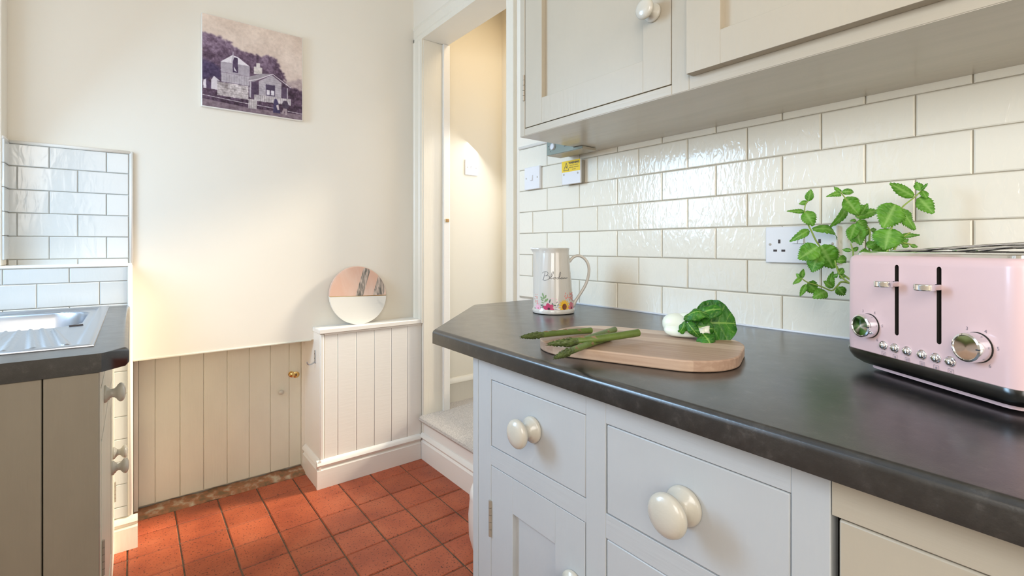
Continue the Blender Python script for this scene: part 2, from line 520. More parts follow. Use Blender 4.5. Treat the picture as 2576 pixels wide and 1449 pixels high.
# back wall with the low alcove, the tiled upper corner and the tiled pier
bw = MB()
bw.box(-0.75, 1.30, 2.351, 2.62, 0.66, 2.6)
bw.box(0.675, 1.30, 2.345, 2.62, 0, 0.66)
bw.box(-0.75, 0.0, 2.351, 2.62, 0, 0.66)
bw.box(0, 0.675, 2.535, 2.62, 0, 0.66)
wall_back = struct(obj('wall_back', bw, M['wall']))
lip = box('plaster_lip', (0.0, 0.655, 2.347, 2.356, 0.655, 0.662), M['cream'], wall_back, bev=0.002)
obj('grout', MB().box(-0.336, -0.012, 2.3445, 2.351, 1.03, 1.448), M['groutw'], wall_back)
for k in range(6):
    z1 = 1.448 - (0.0 if k == 0 else 0.0755 + 0.080 * (k - 1))
    z0 = 1.448 - (0.0755 + 0.080 * k)
    z0 = max(z0, 1.030)
    js = [-0.3875 + 0.155 * q for q in range(5)] if k % 2 == 0 else [-0.467 + 0.155 * q for q in range(5)]
    for a in js:
        a0, b0 = max(a, -0.334), min(a + 0.155, -0.013)
        if b0 - a0 < 0.012 or z1 - z0 < 0.012: continue
        put_tile(wall_back, b0 - a0 - 0.002, z1 - z0 - 0.002, ((a0 + b0) / 2, 2.3455, (z0 + z1) / 2), -math.pi / 2, M['tile2'], 0.002)
obj('tile_trim', MB().tube([(-0.334, 2.343, 1.454), (-0.006, 2.343, 1.454)], 0.0065, 8), M['trimw'], wall_back, smooth=True)
obj('tile_trim', MB().tube([(-0.006, 2.343, 1.458), (-0.006, 2.343, 1.03)], 0.0065, 8), M['trimw'], wall_back, smooth=True)

# tiled pier below the sill
pier = struct(obj('wall_pier', MB().box(-0.75, -0.004, 2.243, 2.352, 0, 1.024), M['wall']))
pf = 2.2425
obj('grout', MB().box(-0.62, -0.014, 2.240, 2.244, 0.11, 1.024), M['groutw'], pier)
zt = 1.024
rows = [(0.972, 1.024)] + [(0.972 - 0.0815 * (k + 1), 0.972 - 0.0815 * k) for k in range(10)] + [(0.118, 0.157)]
for ri, (z0, z1) in enumerate(rows):
    off = -0.172 if ri % 2 == 0 else -0.093
    for q in range(-4, 3):
        a0, b0 = max(off + 0.159 * q, -0.61), min(off + 0.159 * (q + 1), -0.015)
        if b0 - a0 < 0.012: continue
        put_tile(pier, b0 - a0 - 0.002, z1 - z0 - 0.002, ((a0 + b0) / 2, pf, (z0 + z1) / 2), -math.pi / 2, M['tile2'], 0.002)
obj('tile_trim', MB().tube([(-0.009, 2.239, 1.03), (-0.009, 2.239, 0.12)], 0.0075, 10), M['trimw'], pier, smooth=True)
box('sill_board', (-0.75, -0.003, 2.233, 2.344, 1.024, 1.034), M['trimw'], pier, bev=0.003)
sk = MB()
prof = [(0, 0.0), (-0.02, 0.0), (-0.02, 0.078), (-0.012, 0.084), (-0.016, 0.088), (-0.021, 0.098), (-0.016, 0.108), (-0.004, 0.116), (0, 0.116)]


def skirt(path_a, path_b, normal, prof, name, parent=None, m=None):
    """skirting board with moulded section between two floor points; normal is the way it faces"""
    A, B, n_ = Vector(path_a), Vector(path_b), Vector(normal)
    mb = MB()
    k = len(prof)
    for P in (A, B):
        for d, z in prof:
            mb.v.append(tuple(P + n_ * (-d) + Vector((0, 0, z))))
    mb.f = [tuple(range(k)), tuple(range(2 * k - 1, k - 1, -1))] + [(i, i + k, (i + 1) % k + k, (i + 1) % k) for i in range(k)]
    return obj(name, mb, m or M['trim'], parent, smooth=40)


struct(skirt((-0.60, 2.243, 0), (0.013, 2.243, 0), (0, -1, 0), prof, 'baseboard_pier'))

# left wall with the window over the sink (outside the picture), opening for an added fill window, corner block in view
lw = MB()
lw.box(-0.75, -0.62, -1.7, -0.92, 0, 2.6)
lw.box(-0.75, -0.62, 0.02, 0.75, 0, 2.6)
lw.box(-0.75, -0.62, -0.92, 0.02, 0, 1.04)
lw.box(-0.75, -0.62, -0.92, 0.02, 2.10, 2.6)
lw.box(-0.75, -0.62, 2.15, 2.36, 0, 2.6)
lw.box(-0.75, -0.62, 0.75, 2.15, 0, 1.04)
lw.box(-0.75, -0.62, 0.75, 2.15, 2.10, 2.6)
struct(obj('wall_left', lw, M['wall']))
cb = struct(obj('trim_1', MB().box(-0.62, -0.337, 2.262, 2.352, 1.034, 2.6), M['wall'], bev=0.003))
obj('tile_trim', MB().tube([(-0.336, 2.264, 1.455), (-0.336, 2.345, 1.455)], 0.006, 8), M['trimw'], cb, smooth=True)
for k in range(5):
    put_tile(cb, 0.078, 0.078, (-0.3375, 2.304, 1.413 - 0.08 * k), 0, M['tile2'], 0.002)


def window(name, x0, x1, y0, y1, z0, z1, axis):
    t = bpy.data.objects.new(name, None); C.objects.link(t); struct(t)
    t.location = ((x0 + x1) / 2, (y0 + y1) / 2, z0); WL[t.name] = Vector(t.location)
    f = 0.045
    if axis == 'x':
        mk = lambda a0, a1, b0, b1: (x0, x1, a0, a1, b0, b1); A0, A1 = y0, y1
    else:
        mk = lambda a0, a1, b0, b1: (a0, a1, y0, y1, b0, b1); A0, A1 = x0, x1
    mid = (A0 + A1) / 2
    box('window_frame', mk(A0, A1, z0, z0 + f), M['trimw'], t); box('window_frame', mk(A0, A1, z1 - f, z1), M['trimw'], t)
    box('window_frame', mk(A0, A0 + f, z0 + f, z1 - f), M['trimw'], t); box('window_frame', mk(A1 - f, A1, z0 + f, z1 - f), M['trimw'], t)
    if A1 - A0 > .6: box('window_frame', mk(mid - f / 2, mid + f / 2, z0 + f, z1 - f), M['trimw'], t)
    return t


window('window_1', -0.74, -0.70, 0.75, 2.15, 1.04, 2.10, 'x')
window('side_fill_window', -0.74, -0.70, -0.92, 0.02, 1.04, 2.10, 'x')  # unseen window, added to go with the side fill lamp
struct(obj('wall_front', MB().box(-0.75, -0.45, -1.75, -1.68, 0, 2.6).box(0.75, 1.3, -1.75, -1.68, 0, 2.6).box(-0.45, 0.75, -1.75, -1.68, 0, 0.9).box(-0.45, 0.75, -1.75, -1.68, 2.15, 2.6), M['wall']))
window('rear_fill_window', -0.45, 0.75, -1.75, -1.71, 0.9, 2.15, 'y')  # unseen rear window, added to bring light in

window('window_3', 1.785, 1.815, 1.66, 2.16, 0.50, 1.98, 'x')

# doorway: architraves, lining, stop
door = bpy.data.objects.new('door_1', None); C.objects.link(door); struct(door)
door.location = (1.18, 1.9, 0); WL[door.name] = Vector(door.location)


def arch(name, y0, y1, z0, z1, vert=True):
    mb = MB()
    w_ = (y1 - y0) if vert else (z1 - z0)
    # stepped moulding, thick on the outer edge
    pr = [(0, 0), (0.016, 0), (0.018, 0.12), (0.013, 0.2), (0.013, 0.62), (0.008, 0.7), (0.010, 0.78), (0.010, 1.0), (0, 1.0)]
    for zz in ((z0, z1) if vert else (y0, y1)):
        for d, a in pr:
            if vert: mb.v.append((1.18 - d, y1 - a * w_, zz))
            else: mb.v.append((1.18 - d, zz, z1 - a * w_))
    k = len(pr)
    mb.f = [tuple(range(k)), tuple(range(2 * k - 1, k - 1, -1))] + [(i, i + k, (i + 1) % k + k, (i + 1) % k) for i in range(k)]
    return obj(name, mb, M['trim'], door, smooth=35)


arch('architrave', 2.238, 2.325, 0.70, 2.168)
arch('architrave', 1.40, 2.325, 2.168, 2.250, False)
ra = MB().box(1.163, 1.182, 1.470, 1.516, 0.224, 2.168); obj('architrave', ra, M['trim'], door, bev=0.003)
box('lining', (1.178, 1.322, 2.236, 2.262, 0.0, 2.168), M['cream'] if False else M['trim'], door, bev=0.003)
box('lining', (1.178, 1.322, 1.500, 1.53, 0.224, 2.168), M['trim'], door, bev=0.003)
box('head_lining', (1.178, 1.322, 1.50, 2.262, 2.168, 2.19), M['trim'], door, bev=0.003)
box('door_stop', (1.290, 1.330, 2.222, 2.237, 0.224, 2.168), M['trimw'], door, bev=0.003)
box('latch_keeper', (1.302, 1.3225, 2.2185, 2.2225, 1.225, 1.243), M['brass'], door, bev=0.001)
box('latch_block', (1.305, 1.319, 2.2165, 2.2205, 1.228, 1.240), M['brasswood'], door, bev=0.001)

# hall beyond
hb = MB().box(1.30, 2.1, 2.33, 2.45, 0, 2.6)
struct(obj('wall_hall_back', hb, M['hall']))
struct(obj('wall_hall_side', MB().box(1.755, 1.82, 2.16, 2.33, 0, 2.6).box(1.755, 1.82, 0.9, 1.66, 0, 2.6).box(1.755, 1.82, 1.66, 2.16, 0, 0.50).box(1.755, 1.82, 1.66, 2.16, 1.98, 2.6), M['hall']))
struct(obj('wall_hall_end', MB().box(1.30, 1.9, 0.8, 0.9, 0, 2.6), M['hall']))
struct(obj('wall_hall_near', MB().box(1.30, 1.322, 0.9, 1.50, 0, 2.6), M['hall']))
prof2 = [(0, 0.0), (-0.016, 0.0), (-0.016, 0.10), (-0.022, 0.108), (-0.018, 0.125), (-0.006, 0.135), (0, 0.135)]
struct(skirt((1.322, 2.33, 0.224), (1.755, 2.33, 0.224), (0, -1, 0), prof2, 'baseboard_hall'))
struct(skirt((1.755, 2.33, 0.224), (1.755, 0.9, 0.224), (-1, 0, 0), prof2, 'baseboard_hall_side'))

# measured world coordinates of leaves, stems, spears and the print
MINT = [
 (1.0694, 0.3925, 1.1898, 1.0668, 0.3865, 1.2123, 0.0136, 0.04, 0.14),
 (1.0681, 0.3935, 1.1882, 1.0582, 0.4044, 1.1844, 0.0088, 0.06, 0.07),
 (1.0631, 0.3975, 1.1689, 1.0229, 0.4142, 1.1689, 0.008, 0.11, 0.11),
 (1.0643, 0.3965, 1.1689, 1.0705, 0.3835, 1.1398, 0.0232, 0.15, 0.17),
 (1.0763, 0.387, 1.1329, 1.124, 0.3598, 1.1129, 0.0216, 0.25, 0.17),
 (1.0706, 0.3915, 1.1313, 1.0433, 0.4172, 1.108, 0.0144, 0.25, 0.09),
 (1.1286, 0.3459, 1.177, 1.1052, 0.3684, 1.1354, 0.0136, 0.35, 0.27),
 (1.067, 0.3689, 1.1, 1.0874, 0.3535, 1.0552, 0.0393, 0.0, 0.24),
 (1.0627, 0.3723, 1.0984, 1.037, 0.3978, 1.0732, 0.033, 0.0, 0.07),
 (1.0627, 0.3723, 1.0827, 1.0604, 0.382, 1.0478, 0.0298, 0.0, 0.2),
 (1.0259, 0.3885, 1.0363, 1.0237, 0.3842, 1.0544, 0.0085, -0.09, 0.27),
 (1.0259, 0.3885, 1.0363, 1.0124, 0.3983, 1.0247, 0.0078, 0.08, 0.27),
 (1.0259, 0.3885, 1.0363, 1.0242, 0.3965, 1.0445, 0.007, 0.13, 0.15),
 (1.0332, 0.3828, 1.0246, 1.0319, 0.393, 1.0006, 0.0093, 0.01, 0.28),
 (1.0363, 0.3804, 1.0278, 1.0617, 0.3719, 1.0067, 0.0218, -0.08, 0.08),
 (1.0638, 0.3587, 1.0107, 1.0361, 0.3719, 0.9982, 0.021, 0.14, 0.16),
 (1.0717, 0.3525, 1.0169, 1.0782, 0.3512, 1.0493, 0.0124, -0.3, 0.13),
 (1.0735, 0.351, 1.0192, 1.0603, 0.3617, 1.0301, 0.0132, -0.0, 0.14),
 (1.0354, 0.3301, 1.0226, 1.0477, 0.323, 1.0076, 0.0164, 0.05, 0.28),
 (1.036, 0.3297, 1.0464, 1.0487, 0.3252, 1.0567, 0.0097, 0.13, 0.26),
 (1.036, 0.3297, 1.045, 1.0425, 0.3396, 1.0412, 0.0067, 0.07, 0.09),
 (1.0384, 0.3278, 1.039, 1.056, 0.3249, 1.0444, 0.0074, 0.14, 0.28),
 (1.0343, 0.331, 1.071, 1.0485, 0.322, 1.0732, 0.0104, 0.08, 0.1),
 (1.0384, 0.3278, 1.0799, 1.057, 0.3233, 1.0685, 0.0119, 0.04, 0.12),
 (1.0401, 0.3264, 1.1967, 1.0066, 0.3395, 1.1904, 0.0097, 0.2, 0.26),
 (1.0401, 0.3264, 1.2004, 1.0442, 0.3382, 1.2115, 0.0074, -0.08, 0.25),
 (1.0413, 0.3255, 1.2004, 1.0557, 0.3114, 1.2002, 0.0104, 0.2, 0.09),
 (1.0465, 0.3214, 1.1893, 1.0605, 0.304, 1.1577, 0.026, 0.0, 0.24),
 (1.0652, 0.3066, 1.1543, 1.0829, 0.3041, 1.1774, 0.0179, -0.09, 0.2),
 (1.0693, 0.3034, 1.158, 1.0662, 0.292, 1.1779, 0.0119, 0.08, 0.13),
 (1.0629, 0.3085, 1.1528, 1.105, 0.287, 1.1661, 0.0164, 0.1, 0.3),
 (1.0629, 0.3085, 1.1469, 1.0543, 0.3154, 1.1461, 0.0052, 0.15, 0.13),
 (1.0606, 0.3103, 1.1409, 1.0573, 0.3, 1.1015, 0.0245, 0.0, 0.2),
 (1.0606, 0.3103, 1.1372, 1.0404, 0.3119, 1.111, 0.0179, -0.05, 0.15),
 (1.0822, 0.2933, 1.1312, 1.0766, 0.3011, 1.1179, 0.0126, -0.06, 0.06),
 (1.0839, 0.2919, 1.129, 1.1028, 0.2883, 1.13, 0.0074, -0.02, 0.29),
 (1.0559, 0.314, 1.0911, 1.0541, 0.3276, 1.0925, 0.0067, -0.01, 0.17),
 (1.0582, 0.3122, 1.0896, 1.0658, 0.3068, 1.097, 0.0067, 0.06, 0.2),
 (1.0652, 0.3066, 1.1469, 1.0774, 0.2988, 1.1283, 0.0193, 0.06, 0.29),
 (1.0606, 0.3103, 1.1245, 1.0567, 0.3136, 1.106, 0.0119, 0.01, 0.23),
 (1.0709, 0.2258, 1.1861, 1.0301, 0.25, 1.2082, 0.0174, 0.0, 0.13),
 (1.0804, 0.2183, 1.1965, 1.0896, 0.2257, 1.2126, 0.0125, 0.03, 0.19),
 (1.0804, 0.2183, 1.1965, 1.0744, 0.2081, 1.2068, 0.0049, 0.0, 0.19),
 (1.082, 0.217, 1.1965, 1.0736, 0.209, 1.1815, 0.0104, 0.05, 0.21),
 (1.0777, 0.2205, 1.184, 1.084, 0.202, 1.1555, 0.0229, 0.0, 0.21),
 (1.0455, 0.2458, 1.1722, 1.0281, 0.2585, 1.1312, 0.0382, 0.0, 0.22),
 (1.0384, 0.2514, 1.1299, 1.027, 0.2559, 1.0924, 0.0396, 0.0, 0.23),
 (1.0542, 0.239, 1.1625, 1.08, 0.2259, 1.128, 0.0243, 0.0, 0.06),
 (1.052, 0.2407, 1.1167, 1.0657, 0.2164, 1.1185, 0.0076, -0.3, 0.22),
 (1.0488, 0.2432, 1.1056, 1.0776, 0.2347, 1.1113, 0.0111, -0.04, 0.16),
 (1.0542, 0.239, 1.1028, 1.0668, 0.2318, 1.0993, 0.009, -0.02, 0.14),
 (1.0662, 0.2295, 1.1007, 1.0697, 0.221, 1.0979, 0.0056, -0.01, 0.2),
 (1.0627, 0.2832, 1.0898, 1.0779, 0.2651, 1.1, 0.0247, -0.01, 0.24),
 (1.0598, 0.2854, 1.084, 1.0292, 0.2951, 1.0842, 0.0189, 0.04, 0.23),
 (1.0541, 0.2899, 1.0985, 1.0629, 0.2772, 1.1058, 0.0145, -0.04, 0.25),
]
STEMS = [
  [(1.1126, 0.3457, 1.0429), (1.1084, 0.3617, 1.0743), (1.0857, 0.3796, 1.1024), (1.0738, 0.389, 1.1313), (1.0662, 0.395, 1.1513), (1.0637, 0.397, 1.1681), (1.065, 0.396, 1.1826), (1.0694, 0.3925, 1.1898)] ,
  [(1.1201, 0.3017, 1.0101), (1.0918, 0.3366, 1.0293), (1.0808, 0.3453, 1.0208), (1.0723, 0.352, 1.0122), (1.0552, 0.3655, 1.0208), (1.0363, 0.3804, 1.0278), (1.0259, 0.3885, 1.0363)] ,
  [(1.0719, 0.2887, 1.047), (1.0822, 0.2933, 1.1045), (1.0828, 0.2928, 1.1245), (1.0804, 0.2947, 1.1335), (1.0652, 0.3066, 1.155), (1.0465, 0.3214, 1.1893), (1.0389, 0.3274, 1.2012)] ,
  [(1.0185, 0.2544, 1.0506), (1.0368, 0.2527, 1.1056), (1.04, 0.2501, 1.1299), (1.0466, 0.245, 1.1479), (1.0537, 0.2394, 1.1632), (1.0575, 0.2364, 1.1701), (1.0717, 0.2252, 1.1843), (1.0809, 0.2179, 1.1954)] ,
  [(1.0574, 0.3001, 1.047), (1.0594, 0.3112, 1.0762), (1.0582, 0.3122, 1.0896), (1.0547, 0.3149, 1.1045)] ,
  [(1.0266, 0.248, 1.078), (1.0509, 0.2415, 1.109), (1.0662, 0.2295, 1.1229)] ,
  [(1.0244, 0.2497, 1.078), (1.0509, 0.2415, 1.1042), (1.0744, 0.2231, 1.0993)] ,
  [(1.0488, 0.3069, 1.025), (1.0384, 0.3278, 1.0464), (1.0313, 0.3333, 1.0725)] ,
]
PAK = [
  (0.8257, 0.4953, 0.9542, 0.876, 0.443, 0.9558, 0.0863, 0.08, 0.1) ,
  (0.7925, 0.496, 0.9669, 0.8196, 0.4619, 0.9735, 0.0247, 0.32, 0.25) ,
  (0.8096, 0.4889, 0.9581, 0.788, 0.4932, 0.9698, 0.0146, 0.35, 0.35) ,
  (0.7925, 0.496, 0.9618, 0.7761, 0.4962, 0.9433, 0.016, -0.2, 0.3) ,
  (0.7862, 0.4857, 0.9608, 0.7927, 0.4678, 0.9383, 0.0187, 0.28, 0.35) ,
  (0.802, 0.4656, 0.9418, 0.8049, 0.4506, 0.9183, 0.0356, 0.25, 0.3) ,
  (0.8002, 0.4746, 0.9393, 0.8072, 0.4564, 0.9369, 0.0172, 0.1, 0.2) ,
]
ASP = [
  ((0.533, 0.651, 0.94), (0.705, 0.645, 0.934)) ,
  ((0.542, 0.592, 0.936), (0.702, 0.53, 0.946)) ,
  ((0.562, 0.569, 0.934), (0.749, 0.622, 0.934)) ,
  ((0.485, 0.516, 0.935), (0.677, 0.574, 0.934)) ,
]
PPOLY = [
  ((178, 158, 156), 0.04, [(0.799, 0.411), (0.92, 0.468), (0.992, 0.482), (1.011, 0.342), (0.827, 0.309)]) ,
  ((86, 62, 84), 0.1, [(-0.005, 0.804), (0.079, 0.796), (0.173, 0.784), (0.26, 0.75), (0.348, 0.689), (0.403, 0.666), (0.494, 0.656), (0.56, 0.66), (0.627, 0.707), (0.694, 0.669), (0.742, 0.583), (0.809, 0.467), (0.838, 0.386), (1.011, 0.353), (1.005, -0.01), (-0.008, -0.011)]) ,
  ((56, 42, 84), 0.06, [(-0.006, 0.511), (0.077, 0.49), (0.171, 0.43), (0.17, 0.309), (0.085, 0.322), (-0.007, 0.254)]) ,
  ((120, 100, 110), 0.08, [(-0.008, 0.077), (0.433, 0.051), (1.006, 0.067), (1.005, -0.01), (-0.008, -0.011)]) ,
  ((222, 212, 220), 0.02, [(0.009, 0.277), (0.034, 0.294), (0.038, 0.189), (0.009, 0.188)]) ,
  ((70, 50, 80), 0.03, [(0.034, 0.292), (0.08, 0.261), (0.08, 0.196), (0.038, 0.192)]) ,
  ((214, 204, 210), 0.03, [(0.08, 0.291), (0.106, 0.341), (0.161, 0.297), (0.14, 0.278), (0.135, 0.192), (0.08, 0.196)]) ,
  ((192, 180, 180), 0.22, [(0.136, 0.287), (0.436, 0.299), (0.434, 0.138), (0.135, 0.137)]) ,
  ((168, 158, 168), 0.02, [(0.167, 0.512), (0.447, 0.525), (0.446, 0.405), (0.17, 0.399)]) ,
  ((182, 172, 180), 0.05, [(0.17, 0.397), (0.446, 0.403), (0.44, 0.295), (0.174, 0.294)]) ,
  ((232, 224, 230), 0.02, [(0.167, 0.513), (0.277, 0.611), (0.33, 0.602), (0.444, 0.524)]) ,
  ((66, 46, 78), 0.05, [(0.281, 0.586), (0.328, 0.591), (0.333, 0.421), (0.282, 0.421)]) ,
  ((200, 190, 200), 0.02, [(0.265, 0.521), (0.286, 0.661), (0.292, 0.578), (0.278, 0.524)]) ,
  ((220, 214, 220), 0.03, [(0.293, 0.486), (0.321, 0.431), (0.293, 0.44)]) ,
  ((205, 195, 190), 0.1, [(0.489, 0.534), (0.573, 0.536), (0.572, 0.46), (0.488, 0.45)]) ,
  ((215, 205, 200), 0.03, [(0.512, 0.578), (0.55, 0.584), (0.551, 0.537), (0.512, 0.531)]) ,
  ((150, 140, 147), 0.05, [(0.446, 0.41), (0.567, 0.468), (0.682, 0.49), (0.482, 0.353), (0.432, 0.36)]) ,
  ((178, 168, 176), 0.04, [(0.538, 0.376), (0.672, 0.474), (0.774, 0.406), (0.771, 0.221), (0.537, 0.214)]) ,
  ((70, 50, 76), 0.04, [(0.459, 0.355), (0.531, 0.359), (0.529, 0.212), (0.462, 0.169)]) ,
  ((190, 180, 188), 0.03, [(0.444, 0.358), (0.462, 0.356), (0.46, 0.164), (0.442, 0.176)]) ,
  ((60, 44, 72), 0.02, [(0.609, 0.355), (0.705, 0.358), (0.705, 0.231), (0.612, 0.225)]) ,
  ((222, 214, 220), 0.02, [(0.618, 0.291), (0.651, 0.293), (0.65, 0.238), (0.618, 0.236)]) ,
  ((222, 214, 220), 0.02, [(0.664, 0.294), (0.697, 0.295), (0.697, 0.239), (0.664, 0.238)]) ,
  ((74, 54, 80), 0.05, [(0.776, 0.358), (0.833, 0.353), (0.836, 0.218), (0.781, 0.223)]) ,
  ((190, 180, 186), 0.02, [(0.833, 0.358), (0.842, 0.357), (0.842, 0.219), (0.832, 0.22)]) ,
  ((196, 186, 188), 0.16, [(0.49, 0.214), (0.874, 0.23), (0.875, 0.155), (0.491, 0.143)]) ,
  ((200, 190, 190), 0.1, [(0.434, 0.152), (0.522, 0.157), (0.516, 0.047), (0.433, 0.044)]) ,
  ((52, 42, 82), 0.04, [(0.684, 0.038), (0.693, 0.162), (0.7, 0.2), (0.719, 0.204), (0.737, 0.172), (0.764, 0.042)]) ,
  ((205, 190, 190), 0.03, [(0.717, 0.128), (0.741, 0.143), (0.75, 0.081), (0.73, 0.077)]) ,
  ((60, 46, 66), 0.04, [(0.781, 0.16), (0.796, 0.197), (0.831, 0.203), (0.857, 0.152), (0.839, 0.106), (0.787, 0.103)]) ,
  ((160, 142, 146), 0.05, [(0.772, 0.039), (0.793, 0.107), (0.834, 0.107), (0.833, 0.034), (0.815, 0.031), (0.812, 0.085), (0.792, 0.038)]) ,
]
PLINE = [
  ((225, 215, 220), 0.006, [(0.436, 0.356), (0.538, 0.4), (0.682, 0.487), (0.873, 0.366)]) ,
  ((205, 195, 200), 0.005, [(0.005, 0.117), (0.22, 0.105), (0.436, 0.095)]) ,
  ((205, 195, 200), 0.005, [(0.521, 0.096), (0.687, 0.092)]) ,
  ((205, 195, 200), 0.005, [(0.839, 0.084), (1.001, 0.075)]) ,
  ((80, 62, 86), 0.004, [(0.136, 0.292), (0.436, 0.297)]) ,
]

# ------------------------------------------------------------------ carpeted step in the doorway
st = thing('carpeted_step', 'white moulded step with grey beige carpet leading through the open doorway', 'step', (1.3, 1.8, 0))
box('riser', (1.180, 1.75, 1.41, 2.245, 0.0, 0.205), M['trimw'], st, bev=0)
skp = [(0, 0.0), (-0.012, 0.0), (-0.012, 0.090), (-0.004, 0.098), (-0.010, 0.104), (-0.016, 0.114), (-0.012, 0.124), (-0.003, 0.132), (0, 0.132)]
skirt((1.180, 2.250, 0.0), (1.180, 1.41, 0.0), (-1, 0, 0), skp, 'skirting', st, M['trimw'])
cp = MB()
cpts = [(1.186, 0.196), (1.168, 0.194), (1.154, 0.199), (1.149, 0.209), (1.153, 0.219), (1.166, 0.2245), (1.30, 0.2255), (1.755, 0.226), (1.755, 0.200)]
cp.prism(cpts, 1.41, 2.236, lambda a, b, c: (a, c, b))
cp.prism([(1.3225, 0.2), (1.755, 0.2), (1.755, 0.2262), (1.3225, 0.2262)], 2.236, 2.33, lambda a, b, c: (a, c, b))
obj('carpet', cp, M['carpet'], st, smooth=40)
cpp = MB().prism([(1.323, 0.2), (1.755, 0.2), (1.755, 0.2262), (1.323, 0.2262)], 0.9, 1.41, lambda a, b, c: (a, c, b))
obj('carpet', cpp, M['carpet'], st)

# ------------------------------------------------------------------ boxed-in panelling with its ledge
bx = thing('boxed_panelling', 'white boxed-in tongue and groove panelling with a ledge on top', 'cupboard', (0.92, 2.3, 0))
box('carcass', (0.669, 1.178, 2.262, 2.345, 0.0, 0.702), M['trim'], bx, bev=0)
box('side_panel', (0.666, 0.674, 2.258, 2.50, 0.0, 0.70), M['trimw'], bx, bev=0.001)
px = [0.685, 0.746, 0.834, 0.922, 1.011, 1.097, 1.177]
for a, b_ in zip(px[:-1], px[1:]):
    box('plank', (a + 0.0008, b_ - 0.0008, 2.2545, 2.264, 0.115, 0.696), M['trimw'], bx, bev=0.0022)
box('corner_bead', (0.668, 0.684, 2.2515, 2.264, 0.115, 0.696), M['trimw'], bx, bev=0.003)
box('top_bead', (0.685, 1.177, 2.250, 2.258, 0.690, 0.699), M['trimw'], bx, bev=0.002)
led = box('ledge', (0.660, 1.178, 2.243, 2.3505, 0.699, 0.720), M['trimw'], bx, bev=0.003)
pr3 = [(0, 0.0), (-0.016, 0.0), (-0.016, 0.082), (-0.007, 0.090), (-0.012, 0.095), (-0.019, 0.106), (-0.015, 0.118), (-0.004, 0.127), (0, 0.127)]
skirt((0.6495, 2.256, 0), (1.166, 2.256, 0), (0, -1, 0), pr3, 'skirting', bx, M['trimw'])
skirt((0.668, 2.485, 0), (0.668, 2.241, 0), (-1, 0, 0), pr3, 'skirting', bx, M['trimw'])
hk = thing('coat_hook', 'small white metal hook screwed to the side of the boxed panelling', 'hook', (0.665, 2.325, 0.60))
box('hook_plate', (0.6625, 0.666, 2.318, 2.330, 0.553, 0.613), M['steel'], hk, bev=0.001)
obj('hook_arm', MB().tube(smooth_path([(0.663, 2.324, 0.560), (0.650, 2.322, 0.552), (0.637, 2.320, 0.552), (0.629, 2.318, 0.558), (0.627, 2.317, 0.567)]), 0.0032, 8), M['steel'], hk, smooth=True)
for z in (0.598, 0.577):
    obj('screw', MB().lathe([(0.0025, 0), (0.002, 0.001)], (0.6626, 2.324, z), (-1, 0, 0), 10), M['hole'], hk)

# ------------------------------------------------------------------ plank door in the low alcove
pd = thing('plank_door', 'low cream plank door set back in the alcove under the wall', 'door', (0.34, 2.52, 0))
ex = [0.016, 0.073, 0.159, 0.245, 0.335, 0.424, 0.514, 0.597, 0.652]
for a, b_ in zip(ex[:-1], ex[1:]):
    box('plank', (a + 0.001, b_ - 0.001, 2.510, 2.526, 0.022, 0.657), M['cream'], pd, bev=0.002)
box('door_frame', (0.652, 0.668, 2.494, 2.535, 0.0, 0.658), M['trim'], pd, bev=0.002)
box('door_frame', (0.001, 0.016, 2.494, 2.535, 0.0, 0.658), M['trim'], pd, bev=0.002)
box('backing', (0.016, 0.652, 2.5135, 2.534, 0.02, 0.656), M['cream'], pd, bev=0)
k = obj('brass_knob', MB().lathe([(0.014, 0), (0.014, 0.002), (0.006, 0.003), (0.0055, 0.010), (0.012, 0.014), (0.0125, 0.019), (0.009, 0.022), (0.0, 0.0225)], (0.606, 2.510, 0.474), (0, -1, 0), 20), M['brass'], pd, smooth=50, label='round brass knob')
obj('keyhole_plate', MB().lathe([(0.0155, 0), (0.0155, 0.0012), (0.0145, 0.002)], (0.628, 2.510, 0.467), (0, -1, 0), 22), M['brass'], pd, smooth=50, label='round brass keyhole plate')
kh = MB().lathe([(0.0032, 0), (0.0032, 0.0008)], (0.628, 2.5078, 0.470), (0, -1, 0), 12)
kh.prism([(0.6268, 0.470), (0.6292, 0.470), (0.6305, 0.460), (0.6255, 0.460)], 2.5070, 2.5079, lambda a, b, c: (a, c, b))
obj('keyhole', kh, M['hole'], pd)
obj('knob', MB().lathe([(0.0065, 0), (0.005, 0.006), (0.0105, 0.012), (0.0115, 0.018), (0.008, 0.023), (0.0, 0.0245)], (0.557, 2.510, 0.398), (0, -1, 0), 20), M['knob'], pd, smooth=50, label='small white wooden knob')
thr = MB()
nx = 26
for i in range(nx + 1):
    x = 0.002 + 0.665 * i / nx
    y = 2.437 + random.uniform(-.008, .008)
    thr.v += [(x, y, -0.003), (x, y + 0.005, 0.004 + random.uniform(0, .004)), (x, 2.475, 0.012 + random.uniform(-.003, .003)), (x, 2.512, 0.016 + random.uniform(-.003, .003)), (x, 2.53, 0.0)]
for i in range(nx):
    for j in range(4):
        a = i * 5 + j; thr.f.append((a, a + 1, a + 6, a + 5))
struct(obj('trim_2', thr, M['stone'], smooth=True))

# ------------------------------------------------------------------ round marble board on the ledge
rb = thing('marble_board', 'round pink and white marble board leaning on the wall above the ledge', 'board', (0.866, 2.30, 0.7205))
Rm = 0.141
ang = math.radians(1.0)
tilt = 0.16
cx_, cz_ = 0.866, 0.7205 + Rm * math.cos(tilt)


def disc_pt(a, b, d):
    """a right, b up in the disc plane, d thickness toward the room"""
    y = 2.322 + b * math.sin(tilt) - d * math.cos(tilt)
    return (cx_ + a, y, cz_ + b * math.cos(tilt) - d * math.sin(tilt))


